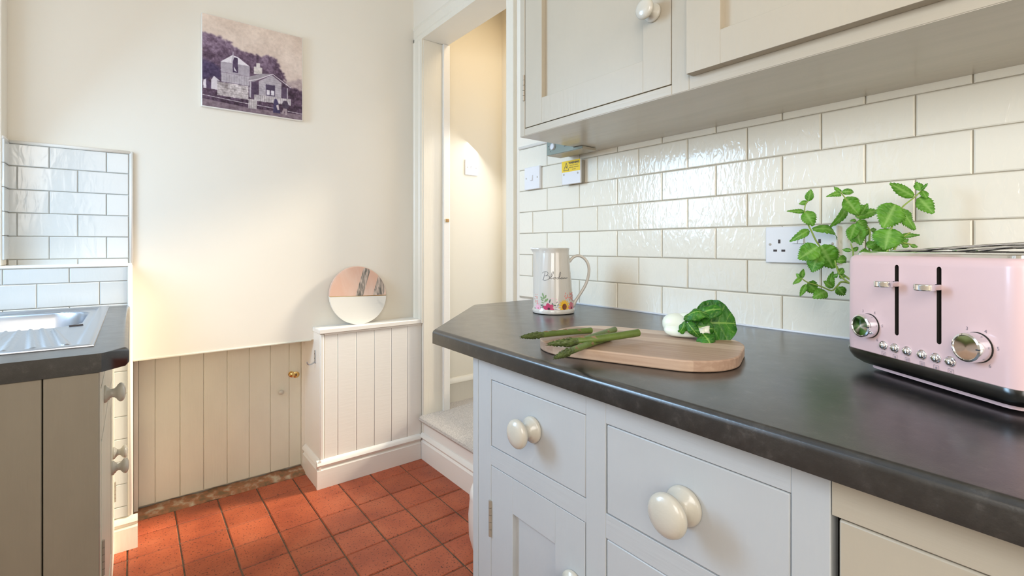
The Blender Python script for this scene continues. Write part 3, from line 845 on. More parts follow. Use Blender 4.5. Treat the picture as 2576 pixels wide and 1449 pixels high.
def disc_part(t0, t1, n, d0=0.0, d1=0.013):
    return [(Rm * math.cos(t0 + (t1 - t0) * i / n), Rm * math.sin(t0 + (t1 - t0) * i / n)) for i in range(n + 1)]


a0 = math.radians(-3.5)
obj('pink_marble', MB().prism(disc_part(a0 + 0.0, math.pi + a0 * 0.2, 40), 0, 0.013, disc_pt), M['mpink'], rb, bev=0.002)
obj('white_marble', MB().prism(disc_part(math.pi + a0 * 0.2, 2 * math.pi + a0, 40), 0, 0.013, disc_pt), M['mwhite'], rb, bev=0.002)
pL = (Rm * math.cos(math.pi + a0 * .2), Rm * math.sin(math.pi + a0 * .2)); pR = (Rm * math.cos(a0), Rm * math.sin(a0))
obj('brass_strip', MB().prism([(pL[0], pL[1] - .0012), (pR[0], pR[1] - .0012), (pR[0], pR[1] + .0012), (pL[0], pL[1] + .0012)], 0.0125, 0.0136, disc_pt), M['brass'], rb)


def clip_band(x0, x1, sh):
    """slanting vein band inside the pink half"""
    pts = []
    for x in (x0, x1):
        for b in ([0.0, 1.0] if x == x0 else [1.0, 0.0]):
            bb = -0.004 + b * 0.2
            aa = x + bb * sh
            while aa * aa + bb * bb > (Rm - .0015) ** 2: bb -= 0.001; aa = x + bb * sh
            pts.append((aa, bb))
    return pts


def arc_band(x0, x1, sh):
    p = clip_band(x0, x1, sh)
    A, B = p[1], p[2]
    arc = []
    tA, tB = math.atan2(A[1], A[0]), math.atan2(B[1], B[0])
    for i in range(1, 8):
        t = tA + (tB - tA) * i / 8; arc.append(((Rm - .0015) * math.cos(t), (Rm - .0015) * math.sin(t)))
    return [p[0], A] + arc + [B, p[3]]


obj('grey_vein', MB().prism(arc_band(-0.015, 0.022, 0.36), 0.0128, 0.01335, disc_pt), M['mvein'], rb)
obj('grey_vein', MB().prism(arc_band(0.072, 0.128, 0.36), 0.0128, 0.01335, disc_pt), M['mvein'], rb)

# ------------------------------------------------------------------ canvas print
PX0, PX1, PZ0, PZ1 = 0.219, 0.612, 1.672, 2.056
pc = thing('canvas_print', 'sepia canvas print of an old cottage and barn on the back wall', 'picture', (0.415, 2.351, 1.672))
box('canvas', (PX0, PX1, 2.330, 2.3505, PZ0, PZ1), M['trimw'], pc, bev=0.0025)
NX, NZ = 400, 390
U, V = np.meshgrid((np.arange(NX) + .5) / NX, (np.arange(NZ) + .5) / NZ)
rng = np.random.RandomState(4)


def fbm(seed, s0, n=4):
    r_ = np.random.RandomState(seed); out = np.zeros_like(U); amp = 1; tot = 0
    for o_ in range(n):
        s = s0 * 2 ** o_; g_ = r_.rand(s + 2, s + 2)
        x = U * s; y = V * s; xi = x.astype(int); yi = y.astype(int); fx_ = x - xi; fy_ = y - yi
        fx_ = fx_ * fx_ * (3 - 2 * fx_); fy_ = fy_ * fy_ * (3 - 2 * fy_)
        out += amp * ((g_[yi, xi] * (1 - fx_) + g_[yi, xi + 1] * fx_) * (1 - fy_) + (g_[yi + 1, xi] * (1 - fx_) + g_[yi + 1, xi + 1] * fx_) * fy_)
        tot += amp; amp *= .6
    return out / tot - .5


n1, n2_, n3 = fbm(1, 3), fbm(2, 14, 4), fbm(5, 40, 3)
img = np.zeros((NZ, NX, 3))
sky0, sky1 = np.array([226, 204, 186.]), np.array([206, 188, 180.])
img[:] = (sky0 * V[..., None] + sky1 * (1 - V[..., None]))
img += (n1 * 60)[..., None] * np.array([.9, 1, 1])
img += (fbm(9, 6) * 22)[..., None]
wob = n2_ * 0.045 + n3 * 0.05


def inside(poly, uu, vv):
    r_ = np.zeros(uu.shape, bool); n = len(poly)
    for i in range(n):
        x0, y0 = poly[i]; x1, y1 = poly[(i + 1) % n]
        if y0 == y1: continue
        c = ((vv >= min(y0, y1)) & (vv < max(y0, y1))) & (uu < x0 + (vv - y0) * (x1 - x0) / (y1 - y0))
        r_ ^= c
    return r_


def soften(m, k):
    m = m.astype(float)
    for _ in range(k):
        p = np.pad(m, 1, mode='edge')
        m = (p[1:-1, 1:-1] * 2 + p[:-2, 1:-1] + p[2:, 1:-1] + p[1:-1, :-2] + p[1:-1, 2:]) / 6
    return m


for idx, (col, nz, poly) in enumerate(PPOLY):
    soft = idx in (0, 1, 2)
    mk = inside(poly, U + (wob if soft else n3 * .004), V + (wob if soft else n3 * .004))
    tex = (n2_ * 255 * nz * 2.2 + n3 * 255 * nz * 1.6)
    if idx == 1:
        tex = tex + np.clip((V - .5) * 130, -22, 34) * 1.0 + n3 * 40
    if idx == 7:
        vr = (V + U * .03) * 38
        tex = tex - 34 * ((np.abs(vr % 1 - .5) > .42) | (np.abs((U * 30 + np.floor(vr) * .5) % 1 - .5) > .45))
    al = soften(mk, (40, 22, 60)[idx] if soft else 1)[..., None]
    if idx == 2: al = al * .75
    img[:] = img * (1 - al) + (np.array(col, float) + tex[..., None]) * al
    if idx == 9:     # boarding
        img[mk & (np.sin(U * 260) > .55)] -= 14
    if idx == 17:
        img[mk & (np.sin((V + U * .05) * 240) > .5)] -= 12
    if idx in (25, 26):
        img[mk & (np.sin(U * 330) > .3)] -= 40
for col, wd, pl in PLINE:
    for (x0, y0), (x1, y1) in zip(pl[:-1], pl[1:]):
        dx, dy = x1 - x0, y1 - y0
        t = np.clip(((U - x0) * dx + (V - y0) * dy) / (dx * dx + dy * dy), 0, 1)
        img[np.hypot(U - x0 - t * dx, V - y0 - t * dy) < wd * .62] = col
K = img.copy()
K = np.stack([soften(K[..., q], 1) for q in range(3)], -1)
img = K * 0.94 + 0.06 * np.array([215, 195, 195.])
img = np.clip(img + (n3 * 26)[..., None], 0, 255) / 255
lin = np.where(img < .04045, img / 12.92, ((img + .055) / 1.055) ** 2.4)
gx = PX0 + .003 + (PX1 - PX0 - .006) * np.arange(NX + 1) / NX - 0.415
gz = PZ0 + .003 + (PZ1 - PZ0 - .006) * np.arange(NZ + 1) / NZ - 1.672
XX, ZZ = np.meshgrid(gx, gz)
co = np.stack([XX.ravel(), np.full(XX.size, 2.3294 - 2.351), ZZ.ravel()], 1)
ii = (np.arange(NZ)[:, None] * (NX + 1) + np.arange(NX)[None, :]).ravel()
fc = np.stack([ii, ii + 1, ii + NX + 2, ii + NX + 1], 1)
me = bpy.data.meshes.new('print'); me.from_pydata(co.tolist(), [], fc.tolist())
ca = me.color_attributes.new('paint', 'FLOAT_COLOR', 'CORNER')
cc = np.ones((NX * NZ, 4, 4)); cc[:, :, :3] = lin.reshape(-1, 3)[:, None, :]
ca.data.foreach_set('color', cc.ravel())
pm = mat('printed canvas', (0.5, 0.4, 0.4), 0.6, bump=0.15, bscale=(900, 900, 900))
N, L, b = nodes(pm); at = N.new('ShaderNodeAttribute'); at.attribute_name = 'paint'; L.new(at.outputs['Color'], b.inputs['Base Color'])
me.materials.append(pm)
po = bpy.data.objects.new('print', me); C.objects.link(po); po.parent = pc; po['label'] = 'faded sepia landscape print with cottage'

# ------------------------------------------------------------------ knobs and hinges
KN = {}


def knob(parent, base, ax, s=1.0, name='knob'):
    """turned wooden knob: backplate, waist and mushroom head; shared mesh, local z outward"""
    if 'k' not in KN:
        mb = MB().lathe([(0.0, 0), (0.0240, 0.0), (0.0248, 0.002), (0.0248, 0.0052), (0.0230, 0.0078), (0.0190, 0.0095), (0.0180, 0.0125), (0.0135, 0.0145), (0.0120, 0.019), (0.0130, 0.024), (0.0165, 0.028),
                         (0.0225, 0.0315), (0.0262, 0.0355), (0.0272, 0.0390), (0.0262, 0.0425), (0.0225, 0.0462), (0.0150, 0.0490), (0.007, 0.0502), (0.0, 0.0505)], (0, 0, 0), (0, 0, 1), 32, cap=False)
        me = bpy.data.meshes.new('knob'); me.from_pydata(mb.v, [], mb.f); me.materials.append(M['knob'])
        bm = bmesh.new(); bm.from_mesh(me); bmesh.ops.remove_doubles(bm, verts=bm.verts, dist=1e-6); bmesh.ops.recalc_face_normals(bm, faces=bm.faces); bm.to_mesh(me); bm.free()
        me.polygons.foreach_set('use_smooth', [True] * len(me.polygons)); KN['k'] = me
    o = bpy.data.objects.new(name, KN['k']); C.objects.link(o); o.parent = parent
    o.location = Vector(base) - WL[parent.name]
    o.rotation_euler = Vector(ax).to_track_quat('Z', 'Y').to_euler(); o.scale = (s,) * 3
    WL[o.name] = Vector(base)
    return o


def hinge(parent, x, y, z0, z1):
    mb = MB()
    n = 5; h = (z1 - z0) / n
    for i in range(n):
        mb.lathe([(0.0035, 0), (0.0035, h * .93)], (x, y, z0 + i * h), (0, 0, 1), 12)
    return obj('hinge', mb, M['hinge'], parent, smooth=40)


# ------------------------------------------------------------------ base cabinets under the right worktop
FX = 0.555


def frame_door(parent, y0, y1, z0, z1, x, sd, bd, mh, mv, thick=0.02, depth=0.009, name='door', rail_bot=None, rail_top=None):
    """panelled door whose face is at x: stiles, rails, recessed panel in one mesh"""
    rt = rail_top or bd; rbm = rail_bot or bd
    mb = MB()
    mb.box(x, x + thick, y0, y0 + sd, z0, z1); mb.box(x, x + thick, y1 - sd, y1, z0, z1)
    mb.box(x, x + thick, y0 + sd, y1 - sd, z0, z0 + rbm); mb.box(x, x + thick, y0 + sd, y1 - sd, z1 - rt, z1)
    d = obj(name, mb, mv, parent, bev=0.0006)
    obj('panel', MB().box(x + depth, x + thick - .002, y0 + sd - .004, y1 - sd + .004, z0 + rbm - .004, z1 - rt + .004), mv, d)
    return d


bc1 = thing('base_cabinet', 'pale grey painted base cabinet of drawers at the open worktop end', 'cabinet', (0.83, 0.5, 0))
T = 0.877
box('carcass', (0.575, 1.135, 0.202, 0.834, 0.08, T - .001), M['dark'], bc1, bev=0)  # coloured near black so the drawer gaps look shaded
box('end_panel', (0.557, 1.135, 0.834, 0.838, 0.0, T), M['paint'], bc1, bev=0.001)
box('stile', (FX, FX + .022, 0.8175, 0.836, 0.0, T), M['paint'], bc1)
box('stile', (FX + .0004, FX + .022, 0.7725, 0.8165, 0.0, T), M['paint'], bc1)
box('stile', (FX, FX + .022, 0.4785, 0.5185, 0.0, T), M['paint'], bc1)
box('stile', (FX, FX + .022, 0.183, 0.2205, 0.0, T), M['paint'], bc1)
box('rail', (FX + .0003, FX + .022, 0.5185, 0.7725, 0.836, T), M['painth'], bc1, bev=0.0006)
box('rail', (FX + .0003, FX + .022, 0.2205, 0.4785, 0.834, T), M['painth'], bc1, bev=0.0006)
box('rail', (FX + .0003, FX + .022, 0.5185, 0.7725, 0.6675, 0.7045), M['painth'], bc1, bev=0.0006)
box('rail', (FX + .0003, FX + .022, 0.2205, 0.4785, 0.663, 0.6995), M['painth'], bc1, bev=0.0006)
box('rail', (FX + .0003, FX + .022, 0.2205, 0.4785, 0.375, 0.412), M['painth'], bc1, bev=0.0006)
box('rail', (FX + .0003, FX + .022, 0.2205, 0.7725, 0.0, 0.10), M['painth'], bc1, bev=0.0006)
dr = box('drawer', (FX + .0005, FX + .022, 0.5195, 0.7705, 0.7055, 0.8345), M['paint'], bc1, bev=0.0015)
knob(dr, (FX, 0.6445, 0.776), (-1, 0, 0), 0.93)
dr = box('drawer', (FX + .0005, FX + .022, 0.2215, 0.4760, 0.7010, 0.8325), M['paint'], bc1, bev=0.0015)
knob(dr, (FX, 0.347, 0.768), (-1, 0, 0), 1.0)
dr = box('drawer', (FX + .0005, FX + .022, 0.2215, 0.4765, 0.4135, 0.6615), M['paint'], bc1, bev=0.0015)
knob(dr, (FX, 0.347, 0.54), (-1, 0, 0), 1.0)
box('drawer', (FX + .0005, FX + .022, 0.2215, 0.4765, 0.101, 0.3745), M['paint'], bc1, bev=0.0015)
dd = frame_door(bc1, 0.5205, 0.7712, 0.102, 0.6660, FX + .0004, 0.068, 0.066, M['paint'], M['paint'])
knob(dd, (FX, 0.545, 0.556), (-1, 0, 0), 0.93)
hinge(dd, FX - .001, 0.7725, 0.527, 0.598); hinge(dd, FX - .001, 0.7725, 0.17, 0.24)

bc2 = thing('base_cabinet', 'pale grey base cupboard with plain door below the toaster end of worktop', 'cabinet', (0.83, -0.25, 0))
box('carcass', (0.575, 1.135, -0.72, 0.182, 0.08, T - .001), M['dark'], bc2, bev=0)  # near black here too, for shade in the door gaps
box('rail', (FX + .0003, FX + .022, -0.72, 0.1822, 0.8275, T), M['upperh'], bc2, bev=0.0006)
box('rail', (FX + .0003, FX + .022, -0.72, 0.1822, 0.0, 0.10), M['upperh'], bc2, bev=0.0006)
box('stile', (FX, FX + .022, -0.72, -0.40, 0.1, 0.8275), M['upper'], bc2, bev=0.0006)
box('door', (FX + .001, FX + .021, -0.395, 0.1760, 0.103, 0.8255), M['upper'], bc2, bev=0.002)

# worktop: chamfered end, rounded front edge
wt_pts = [(0.500, -0.72), (0.535, 0.972), (0.852, 1.290), (1.1405, 1.290), (1.1405, -0.72)]
wo = obj('worktop', MB().prism(wt_pts, 0.8775, 0.910), M['laminate'], bev=0.0)
bm = bmesh.new(); bm.from_mesh(wo.data)
ed = [e for e in bm.edges if all(v.co.x + wo.location.x < 0.86 and v.co.z > .02 for v in e.verts) and abs(e.verts[0].co.z - e.verts[1].co.z) < 1e-5 and not all(v.co.y + wo.location.y < -.7 for v in e.verts)]
bmesh.ops.bevel(bm, geom=ed, offset=0.0095, segments=5, affect='EDGES', profile=0.5)
bm.to_mesh(wo.data); bm.free()
wo.data.polygons.foreach_set('use_smooth', [True] * len(wo.data.polygons)); wo.data.set_sharp_from_angle(angle=math.radians(32))
tag(wo, 'long black speckled laminate worktop with a clipped end', 'worktop')

# ------------------------------------------------------------------ wall cabinets
uc1 = thing('wall_cabinet', 'stone painted wall cabinet beside the doorway with inset door', 'cabinet', (0.98, 0.77, 1.395))
UX = 0.830
box('carcass', (UX + .02, 1.138, 0.51, 1.016, 1.4, 2.12), M['upper'], uc1, bev=0)
box('underside', (UX + .001, 1.138, 0.51, 1.018, 1.3955, 1.401), M['under'], uc1, bev=0)
box('stile', (UX, UX + .02, 0.9985, 1.018, 1.396, 2.12), M['upper'], uc1, bev=0.0012)
box('stile', (UX, UX + .02, 0.51, 0.5475, 1.396, 2.12), M['upper'], uc1, bev=0.0008)
box('rail', (UX, UX + .02, 0.5475, 0.9985, 1.396, 1.4155), M['upperh'], uc1, bev=0.0012)
box('gap', (UX + .015, UX + .02, 0.548, 0.998, 1.4155, 2.12), M['dark'], uc1, bev=0)  # dark sheet added behind the door as the gap's shade
ud = frame_door(uc1, 0.5495, 0.9965, 1.4175, 2.10, UX + .0005, 0.066, 0.066, M['upperh'], M['upper'], depth=0.013, thick=0.022)
knob(ud, (UX, 0.590, 1.572), (-1, 0, 0), 0.75)
hinge(ud, UX - .001, 1.001, 1.491, 1.561)
uc2 = thing('wall_cabinet', 'stone painted wall cabinet above the toaster with a proud overlay door', 'cabinet', (0.98, -0.1, 1.395))
box('carcass', (UX + .0005, 1.138, -0.72, 0.51, 1.4, 2.12), M['upper'], uc2, bev=0)
box('underside', (UX + .001, 1.138, -0.72, 0.51, 1.3955, 1.401), M['under'], uc2, bev=0)
box('rail', (UX, UX + .02, -0.72, 0.51, 1.396, 1.425), M['upperh'], uc2, bev=0.0012)
ud2 = frame_door(uc2, -0.10, 0.503, 1.4195, 2.10, UX - .021, 0.066, 0.060, M['upperh'], M['upper'], thick=0.02, depth=0.013)
knob(ud2, (UX - .021, 0.462, 1.600), (-1, 0, 0), 0.75)
frame_door(uc2, -0.70, -0.106, 1.4195, 2.10, UX - .021, 0.066, 0.060, M['upperh'], M['upper'], thick=0.02)

# ------------------------------------------------------------------ fittings on the tiled wall


def text_mesh(body, size, tf, m, parent, name='lettering', bold=0.0):
    cu = bpy.data.curves.new('t', 'FONT'); cu.body = body; cu.size = size; cu.align_x = 'CENTER'; cu.align_y = 'CENTER'; cu.offset = bold; cu.resolution_u = 2
    to = bpy.data.objects.new('t', cu); C.objects.link(to)
    dg = bpy.context.evaluated_depsgraph_get()
    me = bpy.data.meshes.new_from_object(to.evaluated_get(dg))
    bpy.data.objects.remove(to)
    base = WL[parent.name]
    for v in me.vertices: v.co = Vector(tf(v.co.x, v.co.y)) - base
    me.name = name; me.materials.clear(); me.materials.append(m)
    o = bpy.data.objects.new(name, me); C.objects.link(o); o.parent = parent; WL[o.name] = base
    return o


TF = D - 0.0005      # tile face


def wallmap(yc, zc, x):
    return lambda a, b: (x, yc - a, zc + b)


def plate(parent, y0, y1, z0, z1, t, m=None):
    return box('plate', (TF - t, TF, y0, y1, z0, z1), m or M['plastic'], parent, bev=0.002)


def screw(parent, x, y, z, ax=(-1, 0, 0), r=0.0028):
    return obj('screw', MB().lathe([(r, 0), (r, .0006), (r * .5, .001)], (x, y, z), ax, 12), M['hinge'], parent)


sw = thing('light_switch', 'white single light switch on the cream tiles near the doorway', 'light switch', (TF, 1.329, 1.345))
plate(sw, 1.274, 1.357, 1.303, 1.384, 0.012)
mb = MB(); mb.prism([(-.0055, -.010), (.0055, -.010), (.0055, .010), (-.0055, .010)], 0, 1, lambda a, b, c: (TF - .012 - c * (.002 + max(0, -b) * .35), 1.3155 - a, 1.344 + b))
obj('rocker', mb, M['plastic'], sw)
screw(sw, TF - .012, 1.346, 1.344); screw(sw, TF - .012, 1.285, 1.344)

sp = thing('connection_box', 'white wall box with yellow WARNING label below the control box', 'wall box', (TF, 1.135, 1.345))
box('back_box', (TF - .018, TF, 1.066, 1.146, 1.303, 1.374), M['plasticg'], sp, bev=0.003)
box('plate', (TF - .0245, TF - .018, 1.064, 1.148, 1.300, 1.377), M['plastic'], sp, bev=0.002)
xl = TF - .0249
box('warning_label', (xl, xl + .0006, 1.0655, 1.1475, 1.3405, 1.3765), M['yellow'], sp, bev=0, label='yellow electrical warning sticker')
yl = lambda a, b: (xl - .0003, 1.1065 - a, 1.3585 + b * .93)
tri = MB()
for sc_ in (1,):
    P3 = [(-.0335, -.0145), (-.0075, -.0145), (-.0205, .0145)]
    c0 = (-.0205, -.0055)
    for i in range(3):
        a, b_ = P3[i], P3[(i + 1) % 3]
        ia = tuple(c0[k] + (a[k] - c0[k]) * .80 for k in (0, 1)); ib = tuple(c0[k] + (b_[k] - c0[k]) * .80 for k in (0, 1))
        tri.add([yl(*a), yl(*b_), yl(*ib), yl(*ia)], [(0, 1, 2, 3)])
tri.add([yl(-.0195, .006), yl(-.0235, -.003), yl(-.0205, -.003), yl(-.0215, -.0105), yl(-.0172, -.001), yl(-.0200, -.001)], [(0, 1, 2, 5), (2, 3, 4, 5)])
obj('hazard_symbol', tri, M['ink'], sp)
text_mesh('WARNING', 0.0098, lambda a, b: yl(a + .0145, b + .0105), M['ink'], sp, bold=0.0004)
text_mesh('ISOLATE SUPPLY', 0.0052, lambda a, b: yl(a + .0145, b + .0015), M['ink'], sp)
text_mesh('BEFORE OPENING', 0.0052, lambda a, b: yl(a + .0145, b - .0055), M['ink'], sp)
text_mesh('COVER', 0.0052, lambda a, b: yl(a + .0145, b - .0125), M['ink'], sp)
screw(sp, TF - .0245, 1.138, 1.333, r=.0032); screw(sp, TF - .0245, 1.075, 1.333, r=.0032)

tb = thing('control_box', 'grey green fronted timer box with white dial below the wall cabinet', 'control box', (1.09, 1.08, 1.39))
box('case', (1.0405, 1.0980, 0.984, 1.1370, 1.3855, 1.3945), M['upper'], tb, bev=0.001)
box('case', (1.0405, 1.1380, 1.0190, 1.1370, 1.3945, 1.480), M['upper'], tb, bev=0.001)
box('front_face', (1.0375, 1.0405, 1.0190, 1.1380, 1.3870, 1.478), M['greengrey'], tb, bev=0.0006, label='grey green front face')
box('front_face', (1.0375, 1.0405, 0.984, 1.0190, 1.3870, 1.3945), M['greengrey'], tb, bev=0.0006)
obj('dial', MB().lathe([(0.0105, 0), (0.0100, 0.006), (0.0085, 0.0075), (0.0085, 0.006), (0, 0.006)], (1.0375, 1.108, 1.411), (-1, 0, 0), 24), M['plastic'], tb, smooth=40)
box('white_mark', (1.0368, 1.0376, 1.068, 1.088, 1.418, 1.428), M['plastic'], tb, bev=0)
for yc_, zc_, w_, h_ in ((1.049, 1.4095, .004, .0016), (1.0435, 1.4095, .005, .0016), (1.056, 1.4048, .006, .0022), (1.0475, 1.4048, .007, .0022), (1.0395, 1.4048, .005, .0022)):
    box('print_mark', (1.0370, 1.0376, yc_ - w_ / 2, yc_ + w_ / 2, zc_ - h_ / 2, zc_ + h_ / 2), M['ink'], tb, bev=0)
for a, b_ in ((1.130, 1.415), (1.126, 1.404), (1.121, 1.397)):
    box('dial_mark', (1.0369, 1.0376, a - .001, a + .001, b_ - .001, b_ + .001), M['ink'], tb, bev=0)

so = thing('double_socket', 'white double wall socket on the tiles behind the mint leaves', 'socket', (TF, 0.436, 1.10))
plate(so, 0.361, 0.502, 1.0620, 1.1420, 0.010)
box('back_box', (TF - .003, TF + .004, 0.368, 0.495, 1.066, 1.138), M['plasticg'], so, bev=0)
for yc in (0.4725, 0.3925):
    for dy, dz, w_, h_ in ((0, .006, .0045, .0085), (.0085, -.0145, .0075, .0045), (-.0085, -.0145, .0075, .0045)):
        box('socket_hole', (TF - .0108, TF - .0099, yc + dy - w_ / 2, yc + dy + w_ / 2, 1.1035 + dz - h_ / 2, 1.1035 + dz + h_ / 2), M['hole'], so, bev=0)
for yc in (0.4395, 0.4275):
    mb = MB(); mb.prism([(-.005, -.009), (.005, -.009), (.005, .009), (-.005, .009)], 0, 1, lambda a, b, c: (TF - .010 - c * (.0015 + max(0, -b) * .35), yc - a, 1.114 + b))
    obj('rocker', mb, M['plastic'], so)
screw(so, TF - .010, 0.492, 1.103); screw(so, TF - .010, 0.369, 1.104)

hs = thing('light_switch', 'white single light switch on the cream hall wall beyond the doorway', 'light switch', (1.525, 2.33, 1.56))
hx, hz, hy_ = 1.532, 1.549, 2.330
box('plate', (hx - .043, hx + .043, hy_ - .010, hy_, hz - .043, hz + .043), M['plastic'], hs, bev=0.002)
mb = MB(); mb.prism([(-.0055, -.010), (.0055, -.010), (.0055, .010), (-.0055, .010)], 0, 1, lambda a, b, c: (hx + a, hy_ - .010 - c * (.002 + max(0, b) * .35), hz + b))
obj('rocker', mb, M['plastic'], hs)
screw(hs, hx - .030, hy_ - .010, hz, (0, -1, 0)); screw(hs, hx + .030, hy_ - .010, hz, (0, -1, 0))

# ------------------------------------------------------------------ sink unit on the left
sc1 = thing('sink_cabinet', 'painted sink cabinet at left, boarded end coloured dark for shade', 'cabinet', (-0.33, 1.7, 0))
SF = -0.0535
ZS = 0.8455
box('carcass_base', (-0.615, -0.078, 1.301, 2.235, 0.08, 0.10), M['upper'], sc1, bev=0)
box('carcass_back', (-0.617, -0.600, 1.301, 2.235, 0.10, ZS - .001), M['upper'], sc1, bev=0)
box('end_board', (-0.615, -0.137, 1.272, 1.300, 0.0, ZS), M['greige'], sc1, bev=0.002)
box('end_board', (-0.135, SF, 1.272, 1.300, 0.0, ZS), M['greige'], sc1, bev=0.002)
box('rail', (-0.076, SF, 1.30, 2.235, 0.80, ZS), M['cream'], sc1)
box('rail', (-0.076, SF, 1.30, 2.235, 0.0, 0.10), M['cream'], sc1)
box('stile', (-0.076, SF, 1.30, 1.335, 0.1, 0.80), M['cream'], sc1)
box('stile', (-0.076, SF, 1.965, 1.985, 0.1, 0.80), M['cream'], sc1)
box('stile', (-0.076, SF, 2.20, 2.235, 0.1, 0.80), M['cream'], sc1)
d_ = box('drawer', (-0.075, SF + .001, 1.337, 1.62, 0.69, 0.797), M['cream'], sc1)
knob(d_, (SF, 1.455, 0.757), (1, 0, 0), 0.80)
box('drawer', (-0.075, SF + .001, 1.625, 1.962, 0.69, 0.797), M['cream'], sc1)
d_ = frame_door(sc1, 1.337, 1.962, 0.103, 0.683, SF - .0205 + .002, 0.06, 0.06, M['cream'], M['cream'])
knob(d_, (SF + .001, 1.925, 0.415), (1, 0, 0), 0.85)
d_ = frame_door(sc1, 1.988, 2.198, 0.103, 0.797, SF - .0205 + .002, 0.05, 0.06, M['cream'], M['cream'])
knob(d_, (SF + .001, 2.03, 0.425), (1, 0, 0), 0.78)
hinge(d_, SF + .003, 1.340, 0.40, 0.475)
hinge(d_, SF + .003, 2.19, 0.20, 0.27)

outer = [(-0.6195, 1.270), (-0.050, 1.270), (-0.0065, 1.313), (-0.0105, 2.239), (-0.6195, 2.239)]
inner = [(-0.562, 1.376), (-0.076, 1.376), (-0.076, 2.207), (-0.562, 2.207)]
WSM = MB()
for z in (0.846, 0.884): WSM.v += [(a, b, z) for a, b in outer + inner]
cap_ = [(0, 1, 6, 5), (1, 2, 6), (2, 3, 7, 6), (3, 4, 8, 7), (4, 0, 5, 8)]
WSM.f = [f[::-1] for f in cap_] + [tuple(i + 9 for i in f) for f in cap_] + [(i, (i + 1) % 5, (i + 1) % 5 + 9, i + 9) for i in range(5)] + [(5 + i, 5 + (i + 1) % 4, 14 + (i + 1) % 4, 14 + i) for i in range(4)]
ws = obj('worktop', WSM, M['laminate'])
bm = bmesh.new(); bm.from_mesh(ws.data)
ed = [e for e in bm.edges if all(v.co.x + ws.location.x > -0.02 for v in e.verts) and abs(e.verts[0].co.z - e.verts[1].co.z) < 1e-5 and e.calc_length() > .3]
bmesh.ops.bevel(bm, geom=ed, offset=0.009, segments=5, affect='EDGES', profile=0.5)
bm.to_mesh(ws.data); bm.free()
ws.data.polygons.foreach_set('use_smooth', [True] * len(ws.data.polygons)); ws.data.set_sharp_from_angle(angle=math.radians(32))
tag(ws, 'short black worktop around the steel sink below the white tiles', 'worktop')

sk_ = thing('sink', 'stainless steel sink with ribbed drainer set in the left worktop', 'sink', (-0.33, 1.8, 0.885))
SX0, SX1, SY0, SY1 = -0.57, -0.068, 1.368, 2.215
nx_, ny_ = 150, 240


def seg_d(px_, py_, ax_, ay_, bx_, by_):
    dx, dy = bx_ - ax_, by_ - ay_
    t = max(0, min(1, ((px_ - ax_) * dx + (py_ - ay_) * dy) / (dx * dx + dy * dy)))
    return math.hypot(px_ - ax_ - t * dx, py_ - ay_ - t * dy), t


ribs = [(-0.228, 1.735, -0.206, 1.40), (-0.207, 1.735, -0.163, 1.40), (-0.186, 1.735, -0.140, 1.405), (-0.160, 1.70, -0.116, 1.42),
        (-0.25, 1.735, -0.25, 1.40), (-0.28, 1.735, -0.294, 1.40), (-0.31, 1.735, -0.338, 1.40), (-0.34, 1.73, -0.382, 1.40), (-0.38, 1.73, -0.43, 1.40), (-0.42, 1.72, -0.48, 1.41)]


def ss(a, b, x):
    t = max(0.0, min(1.0, (x - a) / (b - a))); return t * t * (3 - 2 * t)


sv = []
for j in range(ny_ + 1):
    for i in range(nx_ + 1):
        x = SX0 + (SX1 - SX0) * i / nx_; y = SY0 + (SY1 - SY0) * j / ny_
        e = min(x - SX0, SX1 - x, y - SY0, SY1 - y)
        z = 0.8885 - 0.003 * (1 - ss(0, 0.006, e))
        z -= 0.0065 * ss(0.022, 0.032, e)
        # bowl: rounded rectangle
        qx, qy = abs(x + 0.33) - (0.215 - 0.09), abs(y - 1.955) - (0.205 - 0.09)
        d = math.hypot(max(qx, 0), max(qy, 0)) + min(max(qx, qy), 0) - 0.09
        if d < 0.02:
            z -= 0.145 * ss(0.004, -0.035, d) if d < 0.004 else 0
        elif y < 1.745:
            h = 0
            for r_ in ribs:
                dd_, t = seg_d(x, y, *r_)
                wv = 0.005 + 0.005 * t
                h = max(h, 1 - ss(wv * .55, wv, dd_))
            z += 0.0050 * h
        sv.append((x, y, z))
sf = [(j * (nx_ + 1) + i, j * (nx_ + 1) + i + 1, (j + 1) * (nx_ + 1) + i + 1, (j + 1) * (nx_ + 1) + i) for j in range(ny_) for i in range(nx_)]
obj('drainer_and_bowl', MB().add(sv, sf), M['steel'], sk_, smooth=True)
obj('rim', MB().tube([(SX0, SY0, .885), (SX1, SY0, .885), (SX1, SY1, .885), (SX0, SY1, .885), (SX0, SY0, .885)], 0.0025, 6), M['steel'], sk_)
obj('overflow_slot', MB().tube([(-0.135, 1.752, .8828), (-0.108, 1.762, .8828)], [.004, .004], 8, .5), M['hole'], sk_)
tp = MB().lathe([(0.024, 0), (0.024, .012), (0.014, .02), (0.013, .16)], (-0.50, 1.72, 0.884), (0, 0, 1), 20)
tp.tube(smooth_path([(-0.50, 1.72, 1.03), (-0.50, 1.73, 1.12), (-0.47, 1.78, 1.16), (-0.42, 1.85, 1.15), (-0.40, 1.88, 1.10)]), 0.009, 10)
tag(obj('tap', tp, M['chrome'], smooth=40), 'chrome swan neck tap behind the sink bowl', 'tap')

